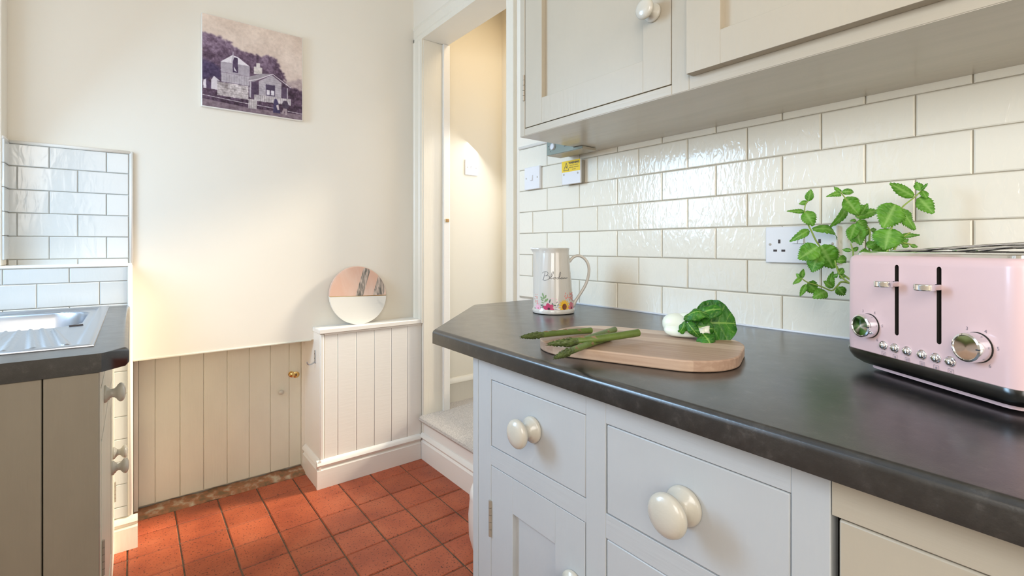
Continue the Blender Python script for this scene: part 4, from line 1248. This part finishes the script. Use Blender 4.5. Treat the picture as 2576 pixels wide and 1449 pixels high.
# ------------------------------------------------------------------ bin behind the base cabinet
bn = thing('pedal_bin', 'white rounded bin peeping out behind the base cabinet end', 'bin', (1.02, 1.42, 0))
obj('body', MB().lathe([(0.0, 0.0), (0.075, 0.0), (0.088, 0.01), (0.104, 0.07), (0.106, 0.14), (0.100, 0.205)], (1.03, 1.39, 0), (0, 0, 1), 36), M['bin'], bn, smooth=40)
obj('lid', MB().lathe([(0.102, 0.205), (0.103, 0.215), (0.092, 0.24), (0.06, 0.258), (0.0, 0.265)], (1.03, 1.39, 0), (0, 0, 1), 36, cap=False), M['bin'], bn, smooth=True)

# ------------------------------------------------------------------ jug
JC = Vector((0.943, 1.006, 0.910))
jr = Vector((0.7857, -0.6186, 0)); jf = Vector((-0.6186, -0.7857, 0))     # right and front of the jug as it stands
jg = thing('jug', 'tall cream ceramic jug with flower print at the worktop end', 'jug', tuple(JC))
jprof = [(0.0, 0.002), (0.054, 0.0), (0.0595, 0.002), (0.0610, 0.006), (0.0600, 0.0115), (0.0578, 0.0145), (0.0575, 0.018), (0.0445, 0.168), (0.0442, 0.176), (0.0452, 0.179), (0.0455, 0.182),
         (0.0440, 0.1835), (0.0415, 0.182), (0.0412, 0.168), (0.0540, 0.018), (0.0, 0.012)]
mb = MB(); n = 64
for r_, h in jprof:
    for i in range(n):
        t = 2 * math.pi * i / n
        d = jf * math.cos(t) + jr * math.sin(t)
        rr = r_
        # pouring lip on the left side
        if h > 0.13 and r_ > 0.03:
            dt = abs(((t - 1.5 * math.pi + math.pi) % (2 * math.pi)) - math.pi)
            k_ = max(0, 1 - dt / 0.42) ** 1.5 * ss(0.145, 0.182, h)
            rr += 0.020 * k_
            h2 = h + 0.0015 * k_
        else:
            h2 = h
        mb.v.append(tuple(JC + d * rr + Vector((0, 0, h2))))
for j in range(len(jprof) - 1):
    for i in range(n):
        k_ = (i + 1) % n
        mb.f.append((j * n + i, j * n + k_, (j + 1) * n + k_, (j + 1) * n + i))
obj('body', mb, M['ceramic'], jg, smooth=45)
hp = [(.0405, 1.056), (.0475, 1.0585), (.056, 1.0665), (.068, 1.0715), (.081, 1.0685), (.0925, 1.0590), (.0995, 1.045), (.1015, 1.028), (.0985, 1.008), (.0915, .988), (.0800, .968), (.0680, .950), (.060, .938), (.0545, .929)]
hpath = smooth_path([JC + jr * a + Vector((0, 0, z - .910)) for a, z in hp], 4)
nh = len(hpath)
obj('handle', MB().tube(hpath, [0.0042 + 0.0045 * max(0, 1 - i / 6) + 0.0045 * max(0, (i - nh + 8) / 8) for i in range(nh)], 12), M['ceramic'], jg, smooth=True)


def jR(z): return 0.0575 + (0.0445 - 0.0575) * (z - 0.928) / 0.150


def jpt(x, z, e=0.00035):
    """x sideways offset as seen from the front, z world height"""
    R_ = jR(z) + e
    s_ = max(-.98, min(.98, x / R_)); c_ = math.sqrt(1 - s_ * s_)
    p = JC + jr * (R_ * s_) + jf * (R_ * c_)
    return (p.x, p.y, z)


def jc(X, Y): return ((X - 612) * 0.0001725, 1.1 - ((Y / 6.586 + 600) - 618) * .001136)


strokes = [[(455, 545), (450, 580), (440, 620), (425, 672)], [(415, 562), (432, 545), (465, 535), (495, 545), (500, 570), (480, 595), (455, 605), (500, 600), (525, 618), (520, 645), (490, 665), (450, 675), (418, 668)],
           [(530, 645), (555, 615), (585, 565), (590, 542), (578, 536), (562, 560), (550, 600), (547, 635), (558, 648), (580, 632)], [(605, 626), (588, 632), (586, 648), (602, 652), (617, 640), (610, 626), (632, 630)],
           [(668, 628), (648, 630), (640, 645), (655, 651), (675, 632), (700, 585), (706, 555), (697, 540), (685, 562), (677, 605), (674, 640), (690, 648), (710, 640)], [(733, 625), (714, 632), (712, 647), (725, 651), (742, 636), (745, 627), (743, 645), (758, 646), (772, 632)],
           [(774, 630), (774, 644), (786, 645), (798, 630), (799, 644), (826, 636)]]
mb = MB()
for s_ in strokes:
    pth = smooth_path([jpt(*jc(*p), e=0.0) for p in s_], 4)
    mb.tube(pth, 0.0006, 5)
obj('lettering', mb, M['ink'], jg, label='handwritten word Blodau in dark grey')

cm = {}
for nm, c_ in dict(magenta=(0.50, 0.05, 0.14), yolk=(0.85, 0.50, 0.03), brown=(0.20, 0.06, 0.02), rose=(0.62, 0.16, 0.22), lilac=(0.80, 0.45, 0.55), leafg=(0.20, 0.32, 0.14), teal=(0.06, 0.12, 0.10), coral=(0.75, 0.25, 0.22), plum=(0.08, 0.02, 0.04), blue=(.25, .28, .42)).items():
    cm[nm] = mat('print ' + nm, c_, 0.15)


def blob(mb, X, Y, rx, ry, rot=0, n=10, e=0.0004):
    cs = [jpt(*jc(X, Y), e=e)]
    for i in range(n):
        t = 2 * math.pi * i / n; a, b_ = rx * math.cos(t), ry * math.sin(t)
        cs.append(jpt(*jc(X + a * math.cos(rot) - b_ * math.sin(rot), Y + a * math.sin(rot) + b_ * math.cos(rot)), e=e))
    mb.add(cs, [(0, i + 1, (i + 1) % n + 1) for i in range(n)])


def flower(X, Y, r_, ax, np_, pc_, cc_, pw, cr, e=0.0005):
    mb = MB()
    for i in range(np_):
        t = 2 * math.pi * i / np_ + .3
        blob(mb, X + math.cos(t) * r_ * .58 * ax, Y + math.sin(t) * r_ * .58, r_ * .45, r_ * pw, math.atan2(math.sin(t), math.cos(t) * ax), 10, e + i * 2e-5)
    obj('printed_flower', mb, cm[pc_], jg)
    mb = MB(); blob(mb, X, Y, r_ * cr * ax, r_ * cr, 0, 14, e + .0006); obj('printed_flower', mb, cm[cc_], jg)


flower(510, 1122, 88, 1, 6, 'magenta', 'plum', .36, .22)
flower(762, 1093, 112, .74, 16, 'yolk', 'brown', .11, .45)
flower(885, 1120, 88, .5, 6, 'rose', 'plum', .34, .22)
flower(347, 1122, 58, .62, 6, 'lilac', 'rose', .34, .2)
rnd = random.Random(5)
for nm, spots in (('leafg', [(420, 905, 12, 28, -.3), (458, 935, 12, 32, .4), (400, 955, 12, 24, -.8), (432, 950, 9, 30, 0), (480, 985, 13, 30, .6), (410, 990, 12, 24, -1.0), (455, 1000, 10, 30, .3), (415, 1030, 10, 24, -1.2)]),
                  ('teal', [(527, 1000, 10, 32, .25), (607, 1068, 24, 9, .2), (655, 1062, 8, 20, .3), (395, 1075, 8, 16, -.5), (420, 1090, 7, 20, .5), (300, 1140, 10, 14, .6), (570, 1045, 8, 22, -.6), (640, 1020, 8, 16, .5)])):
    mb = MB()
    for s_ in spots: blob(mb, *s_)
    obj('printed_leaf', mb, cm[nm], jg)
for nm, rg, cnt, rr_ in (('coral', (765, 920, 880, 985), 26, 12), ('coral', (300, 345, 905, 1060), 16, 9), ('lilac', (555, 680, 955, 1020), 10, 11), ('blue', (600, 660, 1075, 1165), 12, 8), ('rose', (850, 920, 900, 1060), 14, 10), ('teal', (385, 430, 1060, 1120), 10, 7), ('lilac', (330, 372, 1000, 1080), 8, 8)):
    mb = MB()
    for _ in range(cnt):
        blob(mb, rnd.uniform(rg[0], rg[1]), rnd.uniform(rg[2], rg[3]), rr_ * rnd.uniform(.4, 1), rr_ * rnd.uniform(.6, 1.2), rnd.uniform(0, 3), 7)
    obj('printed_sprig', mb, cm[nm], jg)

# ------------------------------------------------------------------ chopping board
cbp = []
Lb, Wb, rc = 0.345, 0.243, 0.088
for (sx_, sy_, t0) in ((1, 1, 0), (-1, 1, 90), (-1, -1, 180), (1, -1, 270)):
    for i in range(15):
        t = math.radians(t0 + i * 90 / 14)
        cbp.append((sx_ * (Lb / 2 - rc) + rc * math.cos(t), sy_ * (Wb / 2 - rc) + rc * math.sin(t)))
ub, vb = Vector((0.36, -0.933)).normalized(), Vector((0.933, 0.36)).normalized()
cbc = Vector((0.7236, 0.547))
cbm = MB().prism(cbp, 0.9105, 0.928, lambda a, b, c: (cbc.x + ub.x * a + vb.x * b, cbc.y + ub.y * a + vb.y * b, c))
tag(obj('chopping_board', cbm, M['board'], bev=0.0022, seg=3), 'light wooden chopping board with rounded corners on the black worktop', 'chopping board')

# ------------------------------------------------------------------ asparagus
alab = ['rear asparagus spear pointing furthest left over the board edge', 'topmost long asparagus spear lying across the other three',
        'asparagus spear with a blunt tip beneath the long one', 'nearest asparagus spear with its tip hanging over the front edge of the board']


def spear(tip, butt, label, r0, bow, seed):
    rn = random.Random(seed)
    T_, B_ = Vector(tip), Vector(butt)
    th = thing('asparagus_spear', label, 'asparagus', tuple(B_), 'asparagus spears on the chopping board')
    d = (T_ - B_); Ln = d.length; d.normalize()
    side = d.cross(Vector((0, 0, 1))).normalized(); up_ = side.cross(d)
    P = lambda t: B_ + d * (Ln * t) + side * (bow * math.sin(math.pi * t)) + up_ * 0.0
    tb_ = [0, .08, .2, .32, .44, .56, .68]
    k = 0.70
    obj('stalk', MB().tube([P(t * k / .68) for t in tb_], [r0 * (1 - .12 * t) for t in tb_], 12), M['asp'], th, smooth=50)
    tip_mb = MB().tube([P(k - .02), P(.8), P(.9), P(.97), P(1.0)], [r0 * .88, r0 * .92, r0 * .72, r0 * .4, r0 * .1], 10)
    nb = 34
    for i in range(nb):
        t = k + (1 - k) * (i / nb) ** .9
        a = i * 2.399
        c = P(t); o_ = side * math.cos(a) + up_ * math.sin(a)
        env = r0 * (.95 - .75 * ((t - k) / (1 - k)) ** 2)
        base = c + o_ * env * .75
        end = c + d * (.012 * (1.15 - (t - k) / (1 - k) * .6)) + o_ * env * .85
        s2 = d.cross(o_)
        wd = env * .55
        mid = (base + end) / 2 + o_ * env * .40
        tip_mb.add([base - s2 * wd * .7, base + s2 * wd * .7, mid - s2 * wd, mid + s2 * wd, end, base - o_ * env * .2], [(0, 1, 3, 2), (2, 3, 4), (0, 2, 4, 5), (1, 5, 4, 3)])
    obj('tip', tip_mb, M['asptip'], th, smooth=60)
    for i, t in enumerate((.16, .34, .50, .62)):
        a = rn.uniform(0, 6.28) if i % 2 else rn.uniform(.4, 2.7)
        c = P(t); o_ = side * math.cos(a) + up_ * abs(math.sin(a)); s2 = d.cross(o_)
        mb = MB().add([c - s2 * r0 * .75 + o_ * r0 * .66, c + s2 * r0 * .75 + o_ * r0 * .66, c + o_ * r0 * 1.12 + d * .004, c + d * .013 + o_ * r0 * 1.02], [(0, 1, 2), (0, 2, 3), (1, 3, 2)])
        obj('bract', mb, M['bract'], th)
    return th


bows = (0.004, -0.006, 0.002, 0.004)
for i, (t_, b_) in enumerate(ASP):
    spear(t_, b_, alab[i], (0.0058, 0.0066, 0.0056, 0.0058)[i], bows[i], i)


# ------------------------------------------------------------------ leaves
def leaf_mesh(bp, tp_, wid, droop, fold, face, serr=0.09, nu=14, nvh=4, curl=0.0, prof=None, wave=0.0, seed=0):
    B_, T_ = Vector(bp), Vector(tp_)
    d = T_ - B_; Ln = d.length; d = d.normalized()
    nrm = (Vector(face) - d * Vector(face).dot(d)).normalized()
    s_ = nrm.cross(d)
    vs, fs, vn = [], [], []
    rn = random.Random(seed); ph = rn.uniform(0, 6)
    for i in range(nu + 1):
        t = i / nu
        w_ = (math.sin(math.pi * min(1, t * .97 + .03) ** 0.72)) ** 0.8 if prof is None else prof(t)
        for j in range(-nvh, nvh + 1):
            q = j / nvh
            ww = w_ * wid / 2 * (1 + (serr if (i % 2 and abs(j) == nvh) else 0))
            p = B_ + d * (Ln * t + (serr * .012 if abs(j) == nvh and i % 2 else 0)) + s_ * (q * ww)
            p += nrm * (droop * Ln * math.sin(math.pi * t) - fold * abs(q) ** 1.3 * -ww - curl * ww * q * q * 1.0)
            # quilted surface between side veins
            p += nrm * (0.0009 * (wid / .03) * math.cos(t * 34 + abs(q) * 5) * min(1, abs(q) * 2) * (1 - t))
            if wave: p += nrm * wave * abs(q) ** 2 * math.sin(t * 11 + ph + q * 1.5)
            vs.append(tuple(p))
            side_v = (math.cos(t * 34 - abs(q) * 7) > .93) and abs(q) < .9
            vn.append(0.85 if j == 0 else (0.35 if side_v else 0.0))
    k = 2 * nvh + 1
    for i in range(nu):
        for j in range(k - 1):
            a = i * k + j; fs.append((a, a + 1, a + k + 1, a + k))
    return vs, fs, vn


def add_leaf(parent, args, m, name='leaf', thick=0.0004, **kw):
    bp, tp_, wid, droop, fold, face = args
    vs, fs, vn = leaf_mesh(bp, tp_, wid, droop, fold, face, **kw)
    o = obj(name, MB().add(vs, fs), m, parent, smooth=True)
    at = o.data.attributes.new('vein', 'FLOAT', 'POINT')
    at.data.foreach_set('value', vn)
    md = o.modifiers.new('thickness', 'SOLIDIFY'); md.thickness = thick; md.offset = 0
    return o


mp_ = thing('mint_plant', 'bushy potted mint plant behind the pink toaster', 'plant', (1.075, 0.250, 0.910))
obj('pot', MB().lathe([(0, 0), (0.034, 0), (0.036, 0.004), (0.047, 0.085), (0.050, 0.088), (0.050, 0.096), (0.046, 0.096), (0.044, 0.082), (0, 0.082)], (1.075, 0.250, 0.9102), (0, 0, 1), 30), M['terracotta'], mp_, smooth=45)
obj('soil', MB().lathe([(0, 0.0), (0.0445, 0.0), (0.040, 0.004), (0, 0.006)], (1.075, 0.250, 0.990), (0, 0, 1), 24, cap=False), M['soil'], mp_)
for p in STEMS:
    q = [Vector(v) for v in p]
    if q[0].z < 1.06:
        root = Vector((1.075 + random.uniform(-.02, .01), 0.25 + random.uniform(-.02, .02), 0.992))
        q = [root] + q
    pth = smooth_path(q, 4)
    obj('stem', MB().tube(pth, [0.0021 - 0.0011 * i / len(pth) for i in range(len(pth))], 7), M['stem'], mp_, smooth=True)
rn = random.Random(11)
for i, (bx_, by_, bz_, tx_, ty_, tz_, w_, dr_, fo_) in enumerate(MINT):
    f = Vector((-0.70, -0.45, 0.12)) + Vector((rn.uniform(-.35, .35), rn.uniform(-.35, .35), rn.uniform(-.2, .45)))
    big = w_ > .024
    add_leaf(mp_, ((bx_, by_, bz_), (tx_, ty_, tz_), w_ * 1.06, dr_, fo_, f), M['mint'], serr=0.17, nu=26 if big else 16, curl=rn.uniform(-.1, .35), wave=.0012 if big else .0006, seed=i, nvh=4 if big else 3)

# ------------------------------------------------------------------ pak choi
pk = thing('pak_choi', 'pak choi with white stalk and big dark green leaves on the board', 'vegetable', (0.815, 0.51, 0.9285))
pa = smooth_path([(0.806, 0.551, 0.950), (0.811, 0.540, 0.9505), (0.817, 0.526, 0.9505), (0.821, 0.508, 0.9485), (0.823, 0.488, 0.944), (0.825, 0.466, 0.943)], 3)
rad = [0.007, .0125, .0160, .0184, .0198, .0205, .0205, .0200, .0190, .0178, .0165, .0150, .0138, .0125, .0115, .011]
obj('stalk', MB().tube(pa, rad, 18), M['pakwhite'], pk, smooth=True, label='smooth white bulbous stalk')
rp = smooth_path([(0.812, 0.548, 0.955), (0.815, 0.532, 0.9615), (0.818, 0.515, 0.967), (0.82, 0.497, 0.970)], 3)
obj('stalk', MB().tube(rp, [.003, .006, .0075, .008, .008, .0075, .007, .006, .005, .004], 12, .6), M['pakwhite'], pk, smooth=True)
rp = smooth_path([(0.825, 0.540, 0.952), (0.832, 0.522, 0.960), (0.835, 0.505, 0.964), (0.832, 0.485, 0.968)], 3)
obj('stalk', MB().tube(rp, [.003, .007, .0085, .009, .009, .008, .007, .006, .005, .004], 12, .6), M['pakwhite'], pk, smooth=True)
bigprof = lambda t: (math.sin(math.pi * min(1, (t * .94 + .03)) ** .82)) ** .55
obj('stalk', MB().tube(smooth_path([(0.797, 0.541, 0.943), (0.800, 0.527, 0.9405), (0.803, 0.508, 0.9400), (0.808, 0.487, 0.9410), (0.814, 0.468, 0.943)], 3), [.004, .008, .0105, .0115, .0118, .0115, .0112, .0108, .0105, .010, .0095, .009, .0085], 14, .8), M['pakwhite'], pk, smooth=True)
faces = [(-.75, -.55, .35), (-.5, -.4, .8), (-.5, -.5, .7), (-.8, -.2, .4), (-.9, -.3, .3), (-.6, -.6, .4), (-.5, -.5, .8)]
for i, (a, b_, c_, d0, e_, f_, w_, dr_, fo_) in enumerate(PAK):
    B_ = (a, b_, c_); T_ = (d0, e_, f_)
    add_leaf(pk, (B_, T_, w_, dr_, fo_, faces[i]), M['pak'], nu=64 if i == 0 else 30, nvh=16 if i == 0 else 8, prof=bigprof, curl=(.0 if i == 0 else .9), wave=(.0042 if i == 0 else .0035), serr=0.02, thick=.0007, seed=20 + i)
xr = [((0.8235, 0.490, 0.962), (0.8370, 0.450, 0.985), .036, .25, .5, (-.6, -.4, .7)), ((0.824, 0.506, 0.950), (0.832, 0.462, 0.948), .038, .35, .4, (-.8, -.5, .1)), ((0.820, 0.495, 0.958), (0.815, 0.512, 0.966), .016, .3, .6, (-.6, -.6, .5))]
for i, a in enumerate(xr):
    add_leaf(pk, a, M['pak'], nu=18, nvh=6, prof=bigprof, curl=.8, wave=.003, serr=.02, thick=.0007, seed=40 + i)

# ------------------------------------------------------------------ toaster
tu = Vector((-0.118, -0.179, 0)).normalized()
tn = Vector((-tu.y, tu.x, 0))                 # out of the front
if tn.x > 0: tn = -tn
P0 = Vector((0.866, 0.246, 0))
S0, S1 = -0.0365, 0.2205
ts = thing('toaster', 'pastel pink four slot toaster with chrome band dials and levers', 'toaster', (0.93, 0.09, 0.910))


def tw(s, d, z):
    """s along the front from the left, d outwards, z world height"""
    p = P0 + tu * s + tn * d
    return (p.x, p.y, z)


DEP = 0.262


def rrect(s0, s1, d0, d1, r_, n=7):
    out = []
    for (cs, cd, t0) in ((s1 - r_, d1 - r_, 0), (s0 + r_, d1 - r_, 90), (s0 + r_, d0 + r_, 180), (s1 - r_, d0 + r_, 270)):
        for i in range(n):
            t = math.radians(t0 + 90 * i / (n - 1)); out.append((cs + r_ * math.cos(t), cd + r_ * math.sin(t)))
    return out


def loft(secs, m, name, cap=True, **k):
    """secs: list of (inset, z, radius)"""
    mb = MB(); nn = None
    for ins, z, r_ in secs:
        ring = rrect(S0 + ins, S1 - ins, -DEP + ins, -ins, r_)
        nn = len(ring)
        mb.v += [tw(a, b, z) for a, b in ring]
    for j in range(len(secs) - 1):
        for i in range(nn):
            q = (i + 1) % nn
            mb.f.append((j * nn + i, j * nn + q, (j + 1) * nn + q, (j + 1) * nn + i))
    if cap:
        mb.f.append(tuple(range(nn))[::-1]); mb.f.append(tuple(range((len(secs) - 1) * nn, len(secs) * nn)))
    return obj(name, mb, m, ts, smooth=40, **k)


# body with the two lever slots cut through the front
body = loft([(.0005, 0.942, .024), (0.0, 0.950, .024), (0.0, 1.074, .024), (.0012, 1.081, .023), (.005, 1.0852, .021), (.012, 1.0862, .018)], M['pink'], 'body')
slots = [(0.0625, 0.9755, 1.0735), (0.1230, 0.9755, 1.0735)]
cut = MB()
for s_, z0, z1 in slots:
    pts = []
    hw = 0.0031
    for i in range(7):
        t = math.pi * i / 6; pts.append((s_ + hw * math.cos(t), z1 - hw + hw * math.sin(t)))
    for i in range(7):
        t = math.pi + math.pi * i / 6; pts.append((s_ + hw * math.cos(t), z0 + hw + hw * math.sin(t)))
    cut.prism(pts, -0.014, 0.01, lambda a, b, c: tw(a, c, b))
cm_ = bpy.data.meshes.new('slot_cutter'); cm_.from_pydata([Vector(v) - WL[ts.name] for v in cut.v], [], cut.f)
bmx = bmesh.new(); bmx.from_mesh(cm_); bmesh.ops.recalc_face_normals(bmx, faces=bmx.faces); bmx.to_mesh(cm_); bmx.free()
cm_.materials.append(M['dark'])
co_ = bpy.data.objects.new('slot_cutter', cm_); C.objects.link(co_); co_.parent = ts
body.data.materials.append(M['dark'])
md = body.modifiers.new('slots', 'BOOLEAN'); md.operation = 'DIFFERENCE'; md.object = co_; md.solver = 'EXACT'
try: md.material_mode = 'TRANSFER'
except Exception: pass
dg = bpy.context.evaluated_depsgraph_get()
nm_ = bpy.data.meshes.new_from_object(body.evaluated_get(dg))
body.modifiers.clear(); body.data = nm_
bpy.data.objects.remove(co_)
nm_.set_sharp_from_angle(angle=math.radians(40))

loft([(.022, 0.9195, .02), (.012, 0.9215, .022), (.004, 0.9275, .024), (-.0005, 0.9355, .025), (-.0018, 0.9405, .026), (-.0018, 0.9432, .026), (.004, 0.9434, .022)], M['gun'], 'metal_band', label='polished dark metal band round the foot')
loft([(.030, 0.9135, .015), (.022, 0.9145, .02), (.022, 0.9196, .02)], M['pink'], 'base_plate')
loft([(.009, 1.0855, .020), (.010, 1.0890, .019), (.0125, 1.0905, .018), (.020, 1.0912, .016)], M['chrome'], 'top_plate')
for a in (S0 + .05, S1 - .05):
    for d0 in (-.045, -DEP + .045):
        obj('foot', MB().lathe([(.010, 0), (.010, .004)], tw(a, d0, .9103), (0, 0, 1), 14), M['dark'], ts)
for a, b_ in ((S0 + .035, S0 + .058), (S0 + .082, S0 + .105), (S1 - .105, S1 - .082), (S1 - .058, S1 - .035)):
    obj('bread_slot', MB().prism([(a, -DEP + .04), (b_, -DEP + .04), (b_, -.045), (a, -.045)], 1.0908, 1.0916, lambda p, q, z: tw(p, q, z)), M['dark'], ts)
# raised warming wires over the slots
for k, dd0 in enumerate((-.060, -.095, -.165, -.200)):
    zz = 1.0945 + 0.0006 * k
    obj('wire', MB().tube(smooth_path([tw(S0 + .025, dd0, 1.0915), tw(S0 + .08, dd0, zz), tw(S0 + .15, dd0, zz + .005), tw(S1 - .035, dd0, zz + .008), tw(S1 - .022, dd0, 1.0915)], 4), 0.0016, 6), M['chrome'], ts, smooth=True)
# levers
for s_, z_ in ((0.0625, 1.0470), (0.1230, 1.0475)):
    pts = []
    for i in range(21):
        t = -.55 + (math.pi + 1.1) * i / 20
        pts.append((s_ + .0118 * math.cos(t), .0195 + .0108 * math.sin(t)))
    pts += [(s_ - .0045, .009), (s_ - .0022, -.006), (s_ + .0022, -.006), (s_ + .0045, .009)]
    obj('lever', MB().prism(pts, z_ - .0042, z_ + .0042, lambda a, b, c: tw(a, b, c)), M['chrome'], ts, bev=0.0014, seg=3)
# dials with number marks
for s_, ms, lab in ((0.0165, M['chrome'], 1), (0.1690, M['chrome'], 2)):
    zc = 0.9815
    dl = obj('dial', MB().lathe([(.0172, 0), (.0172, .0125), (.0165, .0150), (.0145, .0160), (.0138, .0150), (.0, .0153)], tw(s_, 0, zc), tuple(tn), 40), M['chrome'], ts, smooth=35, label='chrome rimmed dial')
    obj('dial_skirt', MB().lathe([(.0178, 0), (.0178, .0012), (.0172, .0014)], tw(s_, 0, zc), tuple(tn), 36), M['dark'], dl)
    obj('pointer', MB().prism([(s_ + .0125, zc - .0006), (s_ + .0165, zc - .0006), (s_ + .0165, zc + .0006), (s_ + .0125, zc + .0006)], .0145, .0166, lambda a, b, c: tw(a, c, b)), M['ink'], dl)
    for ch, da, db in (('3', -.0115, .0200), ('4', .0095, .0200), ('5', .0225, .0030), ('6', .0140, -.0185)):
        text_mesh(ch, 0.0058, lambda a, b, s_=s_, da=da, db=db: tw(s_ + da + a, .0004, zc + db + b), M['grey'], ts)
# push buttons
for i, (s_, ic) in enumerate(((.0415, 'x'), (.0600, 's'), (.0790, 'r'), (.1005, 'r'), (.1195, 's'), (.1380, 'x'))):
    bt = obj('button', MB().lathe([(.0066, 0), (.0066, .0010), (.0060, .0016), (.0056, .0010), (.0052, .0010), (.0050, .0030), (.0040, .0044), (.0022, .0052), (.0, .0054)], tw(s_, 0, .9575), tuple(tn), 24, cap=False), M['chrome'], ts, smooth=50)
    mb = MB()
    zc = .9450; h = .0033; wln = .00035
    def ln(a0, b0, a1, b1, wd=wln):
        dx, dy = a1 - a0, b1 - b0; q = math.hypot(dx, dy); nx2, ny2 = -dy / q * wd / 2, dx / q * wd / 2
        mb.add([tw(s_ + x, .0003, zc + y) for x, y in ((a0 + nx2, b0 + ny2), (a1 + nx2, b1 + ny2), (a1 - nx2, b1 - ny2), (a0 - nx2, b0 - ny2))], [(0, 1, 2, 3)])
    for p in (((-h, -h), (h, -h)), ((h, -h), (h, h)), ((h, h), (-h, h)), ((-h, h), (-h, -h))): ln(*p[0], *p[1])
    if ic == 'x': ln(-h * .6, -h * .6, h * .6, h * .6); ln(-h * .6, h * .6, h * .6, -h * .6)
    elif ic == 's':
        for q in range(4):
            t = math.pi * q / 4; ln(-h * .6 * math.cos(t), -h * .6 * math.sin(t), h * .6 * math.cos(t), h * .6 * math.sin(t))
    else:
        for q in (-.5, -.17, .17, .5): ln(-h * .4, h * q, h * .4, h * q)
        ln(-h * .5, -h * .7, -h * .5, h * .7); ln(h * .5, -h * .7, h * .5, h * .7)
    obj('button_symbol', mb, M['grey'], ts)
